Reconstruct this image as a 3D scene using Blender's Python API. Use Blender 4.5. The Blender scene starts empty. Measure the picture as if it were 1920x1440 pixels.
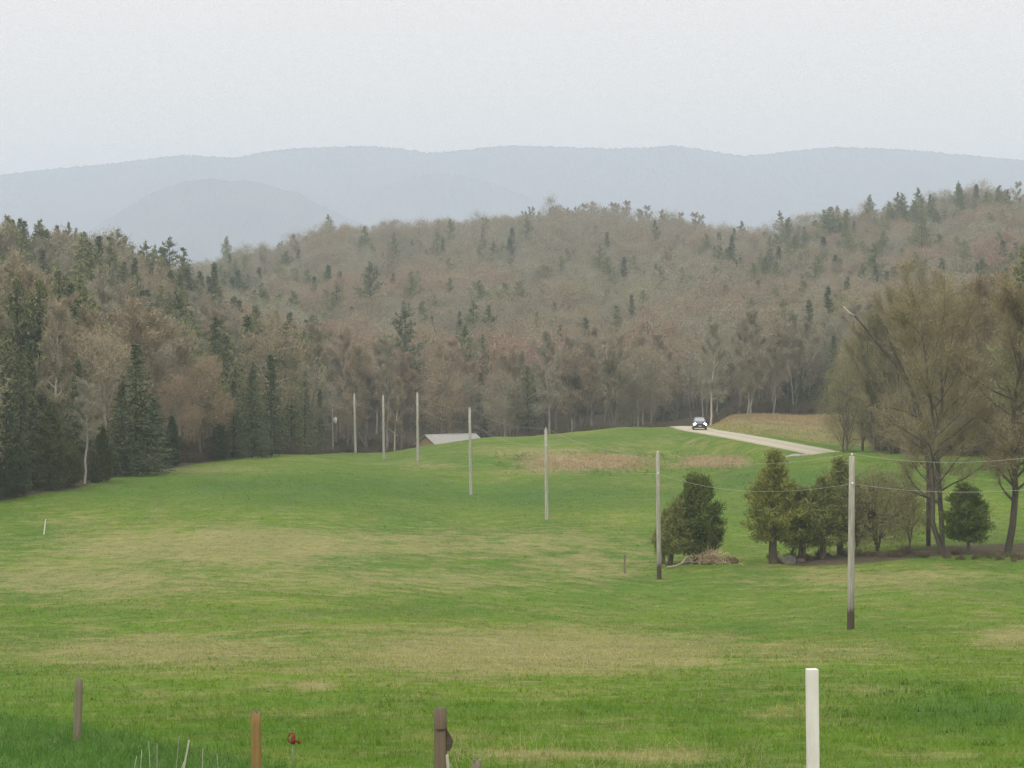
import bpy, bmesh, math, random
import numpy as np
from mathutils import Vector, Matrix

TREES = True
scene = bpy.context.scene
COL = scene.collection
PI = math.pi
F = 4800.0            # focal length in photo pixels (1920 wide)
HZ = 600.0            # photo row of the horizon
random.seed(7)
RNG = np.random.default_rng(7)

# ------------------------------------------------------------------ camera
pitch = math.atan((720 - HZ) / F)
cam_d = bpy.data.cameras.new('camera'); cam = bpy.data.objects.new('camera', cam_d); COL.objects.link(cam)
cam_d.sensor_width = 36.0; cam_d.lens = 36.0 * math.hypot(F, 720 - HZ) / 1920.0
cam_d.clip_start = 0.5; cam_d.clip_end = 40000
cam.location = (0, 0, 0); cam.rotation_euler = (PI / 2 - pitch, 0, 0)
scene.camera = cam

def P(px, py, d):
    """photo pixel at distance d (m, along the ground) -> point"""
    return Vector(((px - 960) / F * d, d, -(py - HZ) / F * d))

# ------------------------------------------------------------------ helpers
def link(o, parent=None):
    COL.objects.link(o)
    if parent is not None: o.parent = parent
    return o
def tag(o, label=None, cat=None, group=None, kind=None):
    if label: o['label'] = label
    if cat: o['category'] = cat
    if group: o['group'] = group
    if kind: o['kind'] = kind
    return o
def thing(name, label, cat, loc=(0, 0, 0), rz=0.0, group=None, scale=None):
    o = bpy.data.objects.new(name, None); link(o)
    o.empty_display_size = 0.3
    o.location = loc; o.rotation_euler = (0, 0, rz)
    if scale is not None: o.scale = scale
    return tag(o, label, cat, group)
def mesh_np(name, V, quads=None, tris=None, mats=(), qmat=None, tmat=None, smooth=False):
    V = np.asarray(V, np.float32)
    me = bpy.data.meshes.new(name)
    nq = 0 if quads is None else len(quads); nt = 0 if tris is None else len(tris)
    me.vertices.add(len(V)); me.vertices.foreach_set('co', V.ravel())
    idx = []; st = []; mi = []
    if nq:
        idx.append(np.asarray(quads, np.int32).ravel()); st.append(np.arange(nq) * 4)
        mi.append(np.zeros(nq, np.int32) if qmat is None else np.asarray(qmat, np.int32))
    if nt:
        idx.append(np.asarray(tris, np.int32).ravel()); st.append(nq * 4 + np.arange(nt) * 3)
        mi.append(np.zeros(nt, np.int32) if tmat is None else np.asarray(tmat, np.int32))
    idx = np.concatenate(idx); st = np.concatenate(st).astype(np.int32); mi = np.concatenate(mi).astype(np.int32)
    me.loops.add(len(idx)); me.loops.foreach_set('vertex_index', idx)
    me.polygons.add(len(st)); me.polygons.foreach_set('loop_start', st)
    me.polygons.foreach_set('material_index', mi)
    if smooth: me.polygons.foreach_set('use_smooth', np.ones(len(st), bool))
    for m in mats: me.materials.append(m)
    me.update(calc_edges=True)
    return me
def obj(name, me, parent=None):
    return link(bpy.data.objects.new(name, me), parent)

class MB:
    """collects quads / triangles"""
    def __init__(s): s.v = []; s.q = []; s.qm = []; s.t = []; s.tm = []; s.n = 0
    def addv(s, V):
        V = np.asarray(V, float).reshape(-1, 3); b = s.n; s.v.append(V); s.n += len(V); return b
    def tube(s, pts, rad, sides=5, m=0, cap=False):
        pts = np.asarray(pts, float); rad = np.asarray(rad, float); n = len(pts)
        tan = np.gradient(pts, axis=0); tan /= (np.linalg.norm(tan, axis=1, keepdims=True) + 1e-9)
        ref = np.array([0, 0, 1.0]) if abs(tan[0][2]) < 0.8 else np.array([1.0, 0, 0])
        a = np.arange(sides) * 2 * PI / sides
        V = []
        for i in range(n):
            x = np.cross(ref, tan[i]); x /= (np.linalg.norm(x) + 1e-9); y = np.cross(tan[i], x)
            V.append(pts[i] + rad[i] * (np.cos(a)[:, None] * x + np.sin(a)[:, None] * y))
        b = s.addv(np.concatenate(V))
        for i in range(n - 1):
            for k in range(sides):
                k2 = (k + 1) % sides
                s.q.append((b + i * sides + k, b + i * sides + k2, b + (i + 1) * sides + k2, b + (i + 1) * sides + k)); s.qm.append(m)
        if cap:
            for (i, sg) in ((0, -1), (n - 1, 1)):
                c = s.addv(pts[i])
                for k in range(sides):
                    k2 = (k + 1) % sides
                    t = (c, b + i * sides + k, b + i * sides + k2)
                    s.t.append(t if sg > 0 else t[::-1]); s.tm.append(m)
    def box(s, lo, hi, m=0, M=None):
        x0, y0, z0 = lo; x1, y1, z1 = hi
        V = np.array([(x0, y0, z0), (x1, y0, z0), (x1, y1, z0), (x0, y1, z0), (x0, y0, z1), (x1, y0, z1), (x1, y1, z1), (x0, y1, z1)], float)
        if M is not None: V = np.array([tuple(M @ Vector(v)) for v in V])
        b = s.addv(V)
        for f in ((0, 3, 2, 1), (4, 5, 6, 7), (0, 1, 5, 4), (1, 2, 6, 5), (2, 3, 7, 6), (3, 0, 4, 7)):
            s.q.append(tuple(b + i for i in f)); s.qm.append(m)
    def blades(s, B, D, L, W, rng, tip=0.35, m=0):
        """many thin quads: base B, unit direction D, length L, width W"""
        n = len(B)
        if n == 0: return
        r = rng.normal(size=(n, 3)); x = np.cross(D, r); x /= (np.linalg.norm(x, axis=1, keepdims=True) + 1e-9)
        L = np.broadcast_to(L, n)[:, None]; W = np.broadcast_to(W, n)[:, None]
        T = B + D * L
        V = np.stack([B - x * W * .5, B + x * W * .5, T + x * W * .5 * tip, T - x * W * .5 * tip], axis=1).reshape(-1, 3)
        b = s.addv(V)
        q = b + np.arange(n)[:, None] * 4 + np.arange(4)[None, :]
        s.q.append(q); s.qm.append(np.full(n, m))
    def mesh(s, name, mats, smooth=False):
        q, qm = s.quads(); return mesh_np(name, np.concatenate(s.v), q, s.t if s.t else None, mats, qm, s.tm, smooth)
    def quads(s):
        if not s.q: return None, None
        return np.concatenate([np.atleast_2d(a) for a in s.q]), np.concatenate([np.atleast_1d(a) for a in s.qm])
    def build(s, name, mats, parent=None, smooth=False):
        return obj(name, s.mesh(name, mats if isinstance(mats, (list, tuple)) else [mats], smooth), parent)

def from_bm(name, bm, mats, parent=None, smooth=False):
    me = bpy.data.meshes.new(name); bm.to_mesh(me); bm.free()
    for m in (mats if isinstance(mats, (list, tuple)) else [mats]): me.materials.append(m)
    if smooth: me.polygons.foreach_set('use_smooth', np.ones(len(me.polygons), bool))
    return obj(name, me, parent)

# ------------------------------------------------------------------ materials
class NT:
    def __init__(s, name):
        s.m = bpy.data.materials.new(name); s.m.use_nodes = True; s.t = s.m.node_tree
        s.b = s.t.nodes['Principled BSDF']; s.b.inputs['Roughness'].default_value = 0.9
        if 'Specular IOR Level' in s.b.inputs: s.b.inputs['Specular IOR Level'].default_value = 0.04
    def n(s, t, **kw):
        x = s.t.nodes.new(t)
        for k, v in kw.items(): setattr(x, k, v)
        return x
    def l(s, a, b): s.t.links.new(a, b)
    def pos(s): return s.n('ShaderNodeNewGeometry').outputs['Position']
    def noise(s, scale, detail=4, rough=.55, vec=None, sx=None):
        t = s.n('ShaderNodeTexNoise'); t.inputs['Scale'].default_value = scale; t.inputs['Detail'].default_value = detail; t.inputs['Roughness'].default_value = rough
        if vec is not None:
            if sx is not None:
                mp = s.n('ShaderNodeMapping'); mp.inputs['Scale'].default_value = sx; s.l(vec, mp.inputs['Vector']); vec = mp.outputs[0]
            s.l(vec, t.inputs['Vector'])
        return t.outputs['Fac']
    def ramp(s, f, stops):
        r = s.n('ShaderNodeValToRGB'); e = r.color_ramp.elements
        while len(e) < len(stops): e.new(0.5)
        for i, (p, c) in enumerate(stops):
            e[i].position = p; e[i].color = (*c, 1) if not isinstance(c, (int, float)) else (c, c, c, 1)
        s.l(f, r.inputs['Fac']); return r.outputs['Color']
    def mix(s, f, a, b, mode='MIX'):
        x = s.n('ShaderNodeMix', data_type='RGBA', blend_type=mode)
        for sock, v in ((x.inputs[0], f), (x.inputs[6], a), (x.inputs[7], b)):
            if isinstance(v, (int, float)): sock.default_value = v
            elif isinstance(v, tuple): sock.default_value = (*v, 1)
            else: s.l(v, sock)
        return x.outputs[2]
    def math(s, op, a, b=0.0, clamp=False):
        x = s.n('ShaderNodeMath', operation=op, use_clamp=clamp)
        for sock, v in ((x.inputs[0], a), (x.inputs[1], b)):
            if isinstance(v, (int, float)): sock.default_value = v
            else: s.l(v, sock)
        return x.outputs[0]
    def attr(s, name): 
        a = s.n('ShaderNodeAttribute'); a.attribute_name = name; return a.outputs['Fac']
    def bump(s, h, strength=.4, dist=.05):
        b = s.n('ShaderNodeBump'); b.inputs['Strength'].default_value = strength; b.inputs['Distance'].default_value = dist
        s.l(h, b.inputs['Height']); s.l(b.outputs[0], s.b.inputs['Normal'])
    def col(s, c):
        if isinstance(c, tuple): s.b.inputs['Base Color'].default_value = (*c, 1)
        else: s.l(c, s.b.inputs['Base Color'])
        return s

def simple(name, c, rough=.7, var=.25, scale=3.0, metal=0.0, spec=.3):
    t = NT(name); f = t.noise(scale, 5, .6, t.pos())
    dark = tuple(x * (1 - var) for x in c); lite = tuple(min(1, x * (1 + var)) for x in c)
    t.col(t.ramp(f, [(.3, dark), (.7, lite)]))
    t.b.inputs['Roughness'].default_value = rough; t.b.inputs['Metallic'].default_value = metal
    t.b.inputs['Specular IOR Level'].default_value = spec
    return t.m

def grass_colour(t):
    """colour of the sward from world position and three painted-on-the-ground attributes"""
    p = t.pos()
    n1 = t.noise(.055, 5, .6, p, (1.0, .55, 1)); n2 = t.noise(.5, 5, .65, p); n3 = t.noise(4.0, 4, .7, p)
    green = t.mix(t.ramp(n1, [(.35, 0), (.65, 1)]), GREEN_A, GREEN_B)
    green = t.mix(t.ramp(n2, [(.35, 0), (.72, .6)]), green, GREEN_C)
    dryn = t.math('ADD', t.attr('dry'), t.math('MULTIPLY', t.math('SUBTRACT', n2, .5), 2.0))
    dryn = t.math('ADD', dryn, t.math('MULTIPLY', t.math('SUBTRACT', n3, .5), 1.4))
    dryn = t.math('ADD', dryn, t.math('MULTIPLY', t.math('SUBTRACT', n1, .5), .8))
    dryf = t.ramp(dryn, [(.10, 0), (.60, 1)])
    straw = t.mix(t.ramp(n3, [(.3, 0), (.7, 1)]), STRAW_A, STRAW_B)
    c = t.mix(t.math('MULTIPLY', dryf, .8), green, straw)
    lu = t.math('ADD', t.attr('darkgreen'), t.math('MULTIPLY', t.math('SUBTRACT', n2, .5), .8))
    c = t.mix(t.ramp(lu, [(.2, 0), (.85, .85)]), c, DARKGREEN)
    re = t.math('ADD', t.attr('reed'), t.math('MULTIPLY', t.math('SUBTRACT', n2, .5), .7))
    c = t.mix(t.ramp(re, [(.25, 0), (.8, 1)]), c, t.mix(t.ramp(n3, [(.35, 0), (.65, 1)]), REED_A, REED_B))
    # tussocks: value changes at half a metre to two metres
    n6 = t.noise(1.6, 5, .7, p, (1.0, .8, 1)); n7 = t.noise(.17, 4, .6, p)
    c = t.mix(1.0, c, t.ramp(n6, [(.30, (.62, .66, .60)), (.5, (1.0, 1.0, 1.0)), (.72, (1.22, 1.18, 1.15))]), 'MULTIPLY')
    c = t.mix(1.0, c, t.ramp(n7, [(.35, (.88, .90, .88)), (.65, (1.08, 1.06, 1.08))]), 'MULTIPLY')
    return c, n2, n3
GREEN_A = (.074, .150, .020); GREEN_B = (.118, .190, .016); GREEN_C = (.128, .166, .036)
DARKGREEN = (.054, .124, .026); STRAW_A = (.325, .282, .140); STRAW_B = (.205, .195, .075)
REED_A = (.315, .235, .145); REED_B = (.250, .205, .118)

def ground_mat():
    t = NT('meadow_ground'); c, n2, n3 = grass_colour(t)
    p = t.pos()
    n4 = t.noise(1.2, 6, .7, p)
    litter = t.ramp(n4, [(.3, (.060, .046, .034)), (.7, (.118, .090, .062))])
    lf = t.ramp(t.math('ADD', t.attr('litter'), t.math('MULTIPLY', t.math('SUBTRACT', n4, .5), .6)), [(.4, 0), (.6, 1)])
    c = t.mix(lf, c, litter)
    # fine clumping of the sward
    n5 = t.noise(9, 4, .75, p)
    c = t.mix(t.ramp(n5, [(.3, .30), (.6, 0)]), c, (.03, .05, .012))
    t.col(c); t.bump(t.math('ADD', t.math('MULTIPLY', n3, .6), n2), .8, .10)
    return t.m
def blade_mat(name, mult, tint=None):
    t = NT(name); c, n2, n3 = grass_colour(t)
    v = t.noise(14, 2, .5, t.pos())
    c = t.mix(1.0, c, t.ramp(v, [(.3, tuple(.7 * x for x in mult)), (.7, tuple(1.35 * x for x in mult))]), 'MULTIPLY')
    if tint: c = t.mix(.75, c, tint)
    t.col(c)
    tr = t.n('ShaderNodeBsdfTranslucent'); t.l(c, tr.inputs['Color'])
    mx = t.n('ShaderNodeMixShader'); mx.inputs[0].default_value = .35
    t.l(t.b.outputs[0], mx.inputs[1]); t.l(tr.outputs[0], mx.inputs[2])
    t.l(mx.outputs[0], t.t.nodes['Material Output'].inputs['Surface'])
    return t.m

def foliage_mat(name, stops, jitter=.16, scale=.012, fine=.6):
    """colour by where the tree stands (stands of like trees) and by tree"""
    t = NT(name); oi = t.n('ShaderNodeObjectInfo')
    big = t.noise(scale, 2, .5, oi.outputs['Location'])
    f = t.math('ADD', t.math('MULTIPLY', t.math('SUBTRACT', big, .5), 1.7), t.math('MULTIPLY', oi.outputs['Random'], .55), False)
    f = t.math('ADD', f, .22, True)
    c = t.ramp(f, stops)
    s = t.noise(fine, 2, .5, t.pos())
    k = t.math('ADD', t.math('MULTIPLY', t.math('SUBTRACT', s, .5), jitter * 2), 1.0)
    k = t.math('MULTIPLY', k, t.math('ADD', t.math('MULTIPLY', oi.outputs['Random'], jitter), 1 - jitter / 2))
    cc = t.n('ShaderNodeVectorMath', operation='SCALE'); t.l(c, cc.inputs[0]); t.l(k, cc.inputs['Scale'])
    t.col(cc.outputs[0])
    return t

M = {}
M['ground'] = ground_mat()
M['blade'] = blade_mat('green_blades', (1.5, 1.5, 1.4))
M['dryblade'] = blade_mat('dry_blades', (1.2, 1.2, 1.2), (.42, .39, .22))
M['rankblade'] = blade_mat('rank_blades', (1, 1, 1), (.044, .104, .022))
M['twig'] = foliage_mat('twigs', [(0, (.315, .235, .172)), (.3, (.305, .250, .168)), (.5, (.285, .250, .180)), (.75, (.278, .254, .200)), (1, (.275, .265, .148))]).m
M['bud'] = foliage_mat('buds', [(0, (.330, .215, .160)), (.3, (.318, .248, .158)), (.55, (.285, .252, .158)), (.8, (.268, .256, .178)), (1, (.262, .272, .118))]).m
M['twig_olive'] = foliage_mat('olive_twigs', [(0, (.255, .200, .125)), (.5, (.235, .210, .125)), (1, (.225, .222, .110))]).m
M['bud_olive'] = foliage_mat('olive_buds', [(0, (.285, .180, .115)), (.45, (.235, .215, .105)), (1, (.215, .235, .075))]).m
M['spruce'] = foliage_mat('spruce_needles', [(0, (.086, .108, .062)), (.5, (.104, .126, .066)), (1, (.132, .148, .070))], .2).m
M['pine'] = foliage_mat('pine_needles', [(0, (.150, .172, .088)), (.5, (.180, .194, .090)), (1, (.215, .216, .094))], .2).m
M['cedar'] = foliage_mat('cedar_sprays', [(0, (.168, .186, .062)), (1, (.188, .200, .066))], .2).m
M['cedar_dark'] = foliage_mat('dark_cedar_sprays', [(0, (.100, .130, .034)), (1, (.112, .142, .037))], .2).m
M['cedar_gold'] = foliage_mat('golden_cedar_sprays', [(0, (.178, .194, .050)), (1, (.196, .206, .054))], .2).m
M['brush'] = foliage_mat('dead_brush', [(0, (.150, .105, .065)), (.5, (.125, .10, .066)), (1, (.14, .125, .065))], .3).m
def bark_mat(name, a, b):
    t = NT(name); oi = t.n('ShaderNodeObjectInfo')
    f = t.noise(4, 4, .6, t.pos(), (1, 1, .25))
    c = t.ramp(oi.outputs['Random'], [(0, a), (.75, b), (1, tuple(min(1, x * 1.55) for x in b))])
    c = t.mix(1.0, c, t.ramp(f, [(.3, (.65,) * 3), (.7, (1.2,) * 3)]), 'MULTIPLY')
    t.col(c); return t.m
M['bark'] = bark_mat('grey_bark', (.17, .15, .125), (.29, .265, .22))
M['treebark'] = bark_mat('furrowed_bark', (.095, .082, .066), (.135, .118, .095))
M['darkbark'] = bark_mat('dark_bark', (.07, .056, .044), (.10, .085, .07))
M['palebark'] = bark_mat('pale_bark', (.24, .225, .19), (.30, .285, .245))

def wood(name, c, dark=None, butt=0.0, streak=14.0):
    """weathered round timber; dark creosoted butt up to height butt"""
    t = NT(name); tc = t.n('ShaderNodeTexCoord').outputs['Object']
    f = t.noise(streak, 5, .65, tc, (1, 1, .06)); g = t.noise(2.2, 4, .6, tc)
    col = t.ramp(f, [(.25, tuple(x * .32 for x in c)), (.42, tuple(x * .8 for x in c)), (.72, tuple(x * 1.25 for x in c))])
    col = t.mix(t.ramp(g, [(.4, 0), (.75, .5)]), col, tuple(x * .7 for x in c))
    if dark:
        z = t.n('ShaderNodeSeparateXYZ'); t.l(tc, z.inputs[0])
        e = t.math('ADD', z.outputs['Z'], t.math('MULTIPLY', t.math('SUBTRACT', g, .5), .8))
        k = t.ramp(t.math('DIVIDE', t.math('ADD', e, t.math('MULTIPLY', f, .9)), butt * 3.2), [(.42, 1), (.52, .45), (.85, 0)])
        col = t.mix(k, col, dark)
    t.col(col); t.bump(f, .5, .01); t.b.inputs['Roughness'].default_value = .85
    return t.m
M['pole'] = wood('weathered_pole', (.36, .345, .30), (.075, .058, .044), .95)
M['polefar'] = wood('weathered_pole_pale', (.40, .385, .335))
M['post'] = wood('grey_post_wood', (.20, .175, .125))
M['postbrown'] = wood('brown_post_wood', (.175, .135, .100))
M['postrust'] = wood('orange_lichen_post_wood', (.26, .17, .07))
M['endgrain'] = simple('cut_end_grain', (.10, .092, .075), .95, .4, 30)
M['white'] = simple('white_paint', (.74, .73, .71), .6, .05, 6)
M['stake'] = wood('pale_stake_wood', (.52, .50, .42))
M['stakewhite'] = simple('white_stake_paint', (.62, .63, .55), .7, .08, 6)
M['wire'] = simple('wire_metal', (.34, .35, .32), .5, .1, 3)
M['glass_ins'] = simple('insulator_ceramic', (.62, .63, .62), .25, .05, 5, 0, .5)
M['transformer'] = simple('transformer_paint', (.62, .64, .65), .45, .06, 3)
M['red'] = simple('red_enamel', (.17, .022, .014), .5, .35, 30)
M['galv'] = simple('green_painted_pipe', (.13, .17, .075), .6, .3, 12)
M['rust'] = simple('rusty_metal', (.06, .045, .035), .8, .4, 30)
M['rock'] = simple('grey_rock', (.13, .12, .105), .9, .45, 2.5)
M['rockpale'] = simple('pale_rock', (.30, .285, .25), .9, .4, 2.5)
M['soil'] = simple('brown_soil', (.13, .085, .055), .95, .4, 2.5)
M['deadwood'] = simple('dead_wood', (.30, .26, .18), .9, .3, 4)

# ------------------------------------------------------------------ ground shape
def zbase(d):
    a = -2.2 - .104 * d; b = -16.0; k = 1.6
    m = np.maximum(a, b)
    return m + k * np.log(np.exp((a - m) / k) + np.exp((b - m) / k)) - k * np.log(1 + np.exp((b + 2.2) / k))
ctrl = []
def G(px, py, d): ctrl.append((px, d, -(py - HZ) / F * d))
def Hh(px, z, d): ctrl.append((px, d, z))
for d in (5, 14, 28, 45, 70, 95):
    for px in (-340, 300, 960, 1600, 2260):
        Hh(px, float(-2.2 - .104 * d), d)
POLES = [(1598, 855, 1182, 117), (1233.5, 850, 1086, 160), (1023.5, 805, 975, 203), (880.5, 766, 928, 245),
         (782.5, 738, 866, 290), (718.5, 742, 861, 325), (664, 739, 848, 355)]
for (px, t_, b_, d) in POLES: G(px, b_, d)
for a in [(-340, 960, 195), (0, 935, 215), (140, 915, 225), (290, 880, 255), (420, 862, 280), (560, 852, 305),
          (83, 1003, 185), (-300, 1010, 175), (300, 960, 205), (560, 1000, 180), (300, 1080, 145), (800, 1080, 152), (-300, 1110, 135),
          (900, 822.5, 345), (1000, 818, 340), (1090, 810, 335), (1180, 803, 330), (1270, 803.5, 334), (783, 838, 342),
          (975, 868, 285), (1180, 870, 288), (1380, 866, 285), (1180, 930, 240),
          (1309, 806.5, 332), (1400, 821, 308), (1480, 838, 286), (1540, 850.5, 272), (1240, 836, 310), (1380, 845, 300),
          (1450, 778, 400), (1350, 784, 395), (1540, 784, 395), (1470, 818, 340), (1560, 835, 310),
          (1920, 1040, 172), (1765, 1035, 172), (1460, 1060, 168), (1310, 1060, 167), (1600, 1047, 170), (2260, 1020, 175),
          (1870, 950, 207), (1900, 863, 246), (1700, 861, 246), (1610, 855, 250), (1565, 850.5, 252), (1600, 915, 222), (2260, 868, 240)]:
    G(*a)
for a in [(664, -21.0, 405), (850, -21.6, 395), (1000, -19.5, 400), (1150, -18.5, 400), (1270, -17.0, 385), (500, -19, 380), (1620, -15.2, 300), (1800, -15, 300), (2260, -14, 300),
          (300, -17, 330), (100, -13.5, 280), (-100, -11, 270), (-340, -10, 260),
          (-340, 0, 420), (0, -5, 400), (180, -8, 410), (340, -12, 420), (480, -15, 450),
          (-340, 5, 600), (0, 3.0, 600), (120, 1.3, 570), (300, -1.6, 560), (400, -9, 560), (520, -13, 560),
          (-340, -8, 800), (0, -9, 800), (250, -9, 800), (400, -4, 800),
          (700, -19.5, 450), (900, -20, 450), (1100, -19, 450), (1300, -17, 450), (1500, -14.5, 450), (1750, -13, 430), (2260, -10, 430),
          (700, -10, 600), (900, -10, 600), (1150, -9, 600), (1400, -7, 600), (1650, -3, 600), (1900, 0, 600), (2260, 4, 600),
          (600, 4, 800), (800, 6, 800), (1000, 7, 800), (1200, 6, 800), (1400, 9, 800), (1600, 15, 800), (1800, 19, 800), (2260, 22, 800),
          (200, -4, 1000), (400, 9.5, 1000), (500, 15, 1000), (600, 20.5, 1020), (760, 23, 1060), (900, 25.5, 1080), (1050, 30.5, 1100), (1180, 30.5, 1100), (1280, 26, 1100), (1340, 20.5, 1100),
          (1400, 19, 960), (1500, 22, 960), (1600, 26, 960), (1700, 30, 960), (1800, 34, 960), (1920, 31.5, 960), (2260, 30, 960),
          (-340, -15, 1000), (0, -12, 1000), (0, -20, 1300), (400, -15, 1300), (700, 0, 1300), (1000, 8, 1300), (1300, 2, 1300), (1700, 8, 1250), (2260, 6, 1250),
          (-340, -38, 1700), (500, -38, 1700), (1000, -38, 1700), (1500, -38, 1700), (2260, -38, 1700)]:
    Hh(*a)
ctrl = np.array(ctrl, float)
def fan(px, d): return np.stack([(np.clip(px, -420, 2340) - 960) / 960.0, np.log(np.clip(d, 4.0, 1700.0)) * 1.1], -1)
CF = fan(ctrl[:, 0], ctrl[:, 1]); CR = ctrl[:, 2] - zbase(ctrl[:, 1])
def kern(A, B):
    r2 = ((A[:, None, :] - B[None, :, :]) ** 2).sum(-1); return .5 * r2 * np.log(r2 + 1e-12)
n = len(CF); A = np.zeros((n + 3, n + 3)); A[:n, :n] = kern(CF, CF) + np.eye(n) * 2e-4
A[:n, n] = 1; A[:n, n + 1:] = CF; A[n, :n] = 1; A[n + 1:, :n] = CF.T
SOL = np.linalg.solve(A, np.concatenate([CR, [0, 0, 0]]))
def ground(x, y):
    x = np.atleast_1d(np.asarray(x, float)); y = np.atleast_1d(np.asarray(y, float))
    d = np.clip(y, 4.0, None); px = 960 + F * x / np.maximum(d, 8.0)
    Q = fan(px, d); out = np.empty(len(Q))
    for i in range(0, len(Q), 20000):
        q = Q[i:i + 20000]; out[i:i + 20000] = kern(q, CF) @ SOL[:n] + SOL[n] + q @ SOL[n + 1:]
    z = out + zbase(np.minimum(d, 1700.0))
    far = np.clip((d - 1500) / 300, 0, 1); z = z * (1 - far) - 38 * far
    # gentle unevenness
    amp = np.clip(d / 120, .25, 1)
    z = z + amp * (.05 * np.sin(x * .55 + .31 * y) + .06 * np.sin(x * .23 - .17 * y + 1) + .04 * np.sin(x * 1.3 + y * .9) * np.sin(y * .7 - x * .4))
    return z
def gz(x, y): return float(ground(x, y)[0])
def GP(px, d):
    x = (px - 960) / F * d; return Vector((x, d, gz(x, d)))
def d_at(px, py, lo=100, hi=430):
    dd = np.linspace(lo, hi, 661); x = (px - 960) / F * dd; p = HZ - F * ground(x, dd) / dd
    k = np.where(p <= py)[0]; return float(dd[k[0]]) if len(k) else hi
def proj(x, y, z): return 960 + F * x / y, HZ - F * z / y

# the field ends and the wood begins at this distance, seen in this direction
BX = [-420, 0, 140, 290, 420, 560, 640, 900, 1100, 1250, 1290, 1625, 1660, 1700, 1920, 2340]
BD = [190, 214, 225, 252, 280, 306, 395, 395, 390, 392, 404, 402, 300, 262, 254, 250]
def edge(px): return np.interp(px, BX, BD)

# road centre line (px, distance)
ROAD = [(1292, 430, -18), (1284, 380, -16), (1290, 352, -14.65), (1309, 332, -14.27), (1350, 320, -14.2), (1400, 307, -14.15), (1480, 287, -14.15), (1545, 274, -14.2), (1620, 268, -14.9), (1760, 265, -15.5), (2000, 264, -15.8), (2400, 264, -15.8)]
def smooth_path(pts, n=160):
    p = np.array(pts, float); t = np.r_[0, np.cumsum(np.linalg.norm(np.diff(p, axis=0), axis=1))]
    s = np.linspace(0, t[-1], n); q = np.stack([np.interp(s, t, p[:, i]) for i in range(p.shape[1])], 1)
    k = np.ones(9) / 9
    for i in range(q.shape[1]):
        e = np.pad(q[:, i], 4, mode='edge'); e[:4] = q[0, i] - (q[4:0:-1, i] - q[0, i]); e[-4:] = q[-1, i] - (q[-2:-6:-1, i] - q[-1, i]); q[:, i] = np.convolve(e, k, 'valid')
    return q
RXY3 = smooth_path([((px - 960) / F * d, d, z) for px, d, z in ROAD]); RXY = RXY3[:, :2]
_ground0 = ground
def ground(x, y):
    x = np.atleast_1d(np.asarray(x, float)); y = np.atleast_1d(np.asarray(y, float)); z = _ground0(x, y)
    near = np.where((y > 235) & (y < 440) & (x > 8) & (x < 90))[0]
    if len(near):
        dd = np.hypot(x[near][:, None] - RXY[None, ::2, 0], y[near][:, None] - RXY[None, ::2, 1]); k = dd.argmin(1); m = dd.min(1)
        w = np.clip((7.5 - m) / 4.5, 0, 1); w = w * w * (3 - 2 * w); z[near] = z[near] * (1 - w) + (RXY3[::2, 2][k]) * w
    return z

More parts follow.
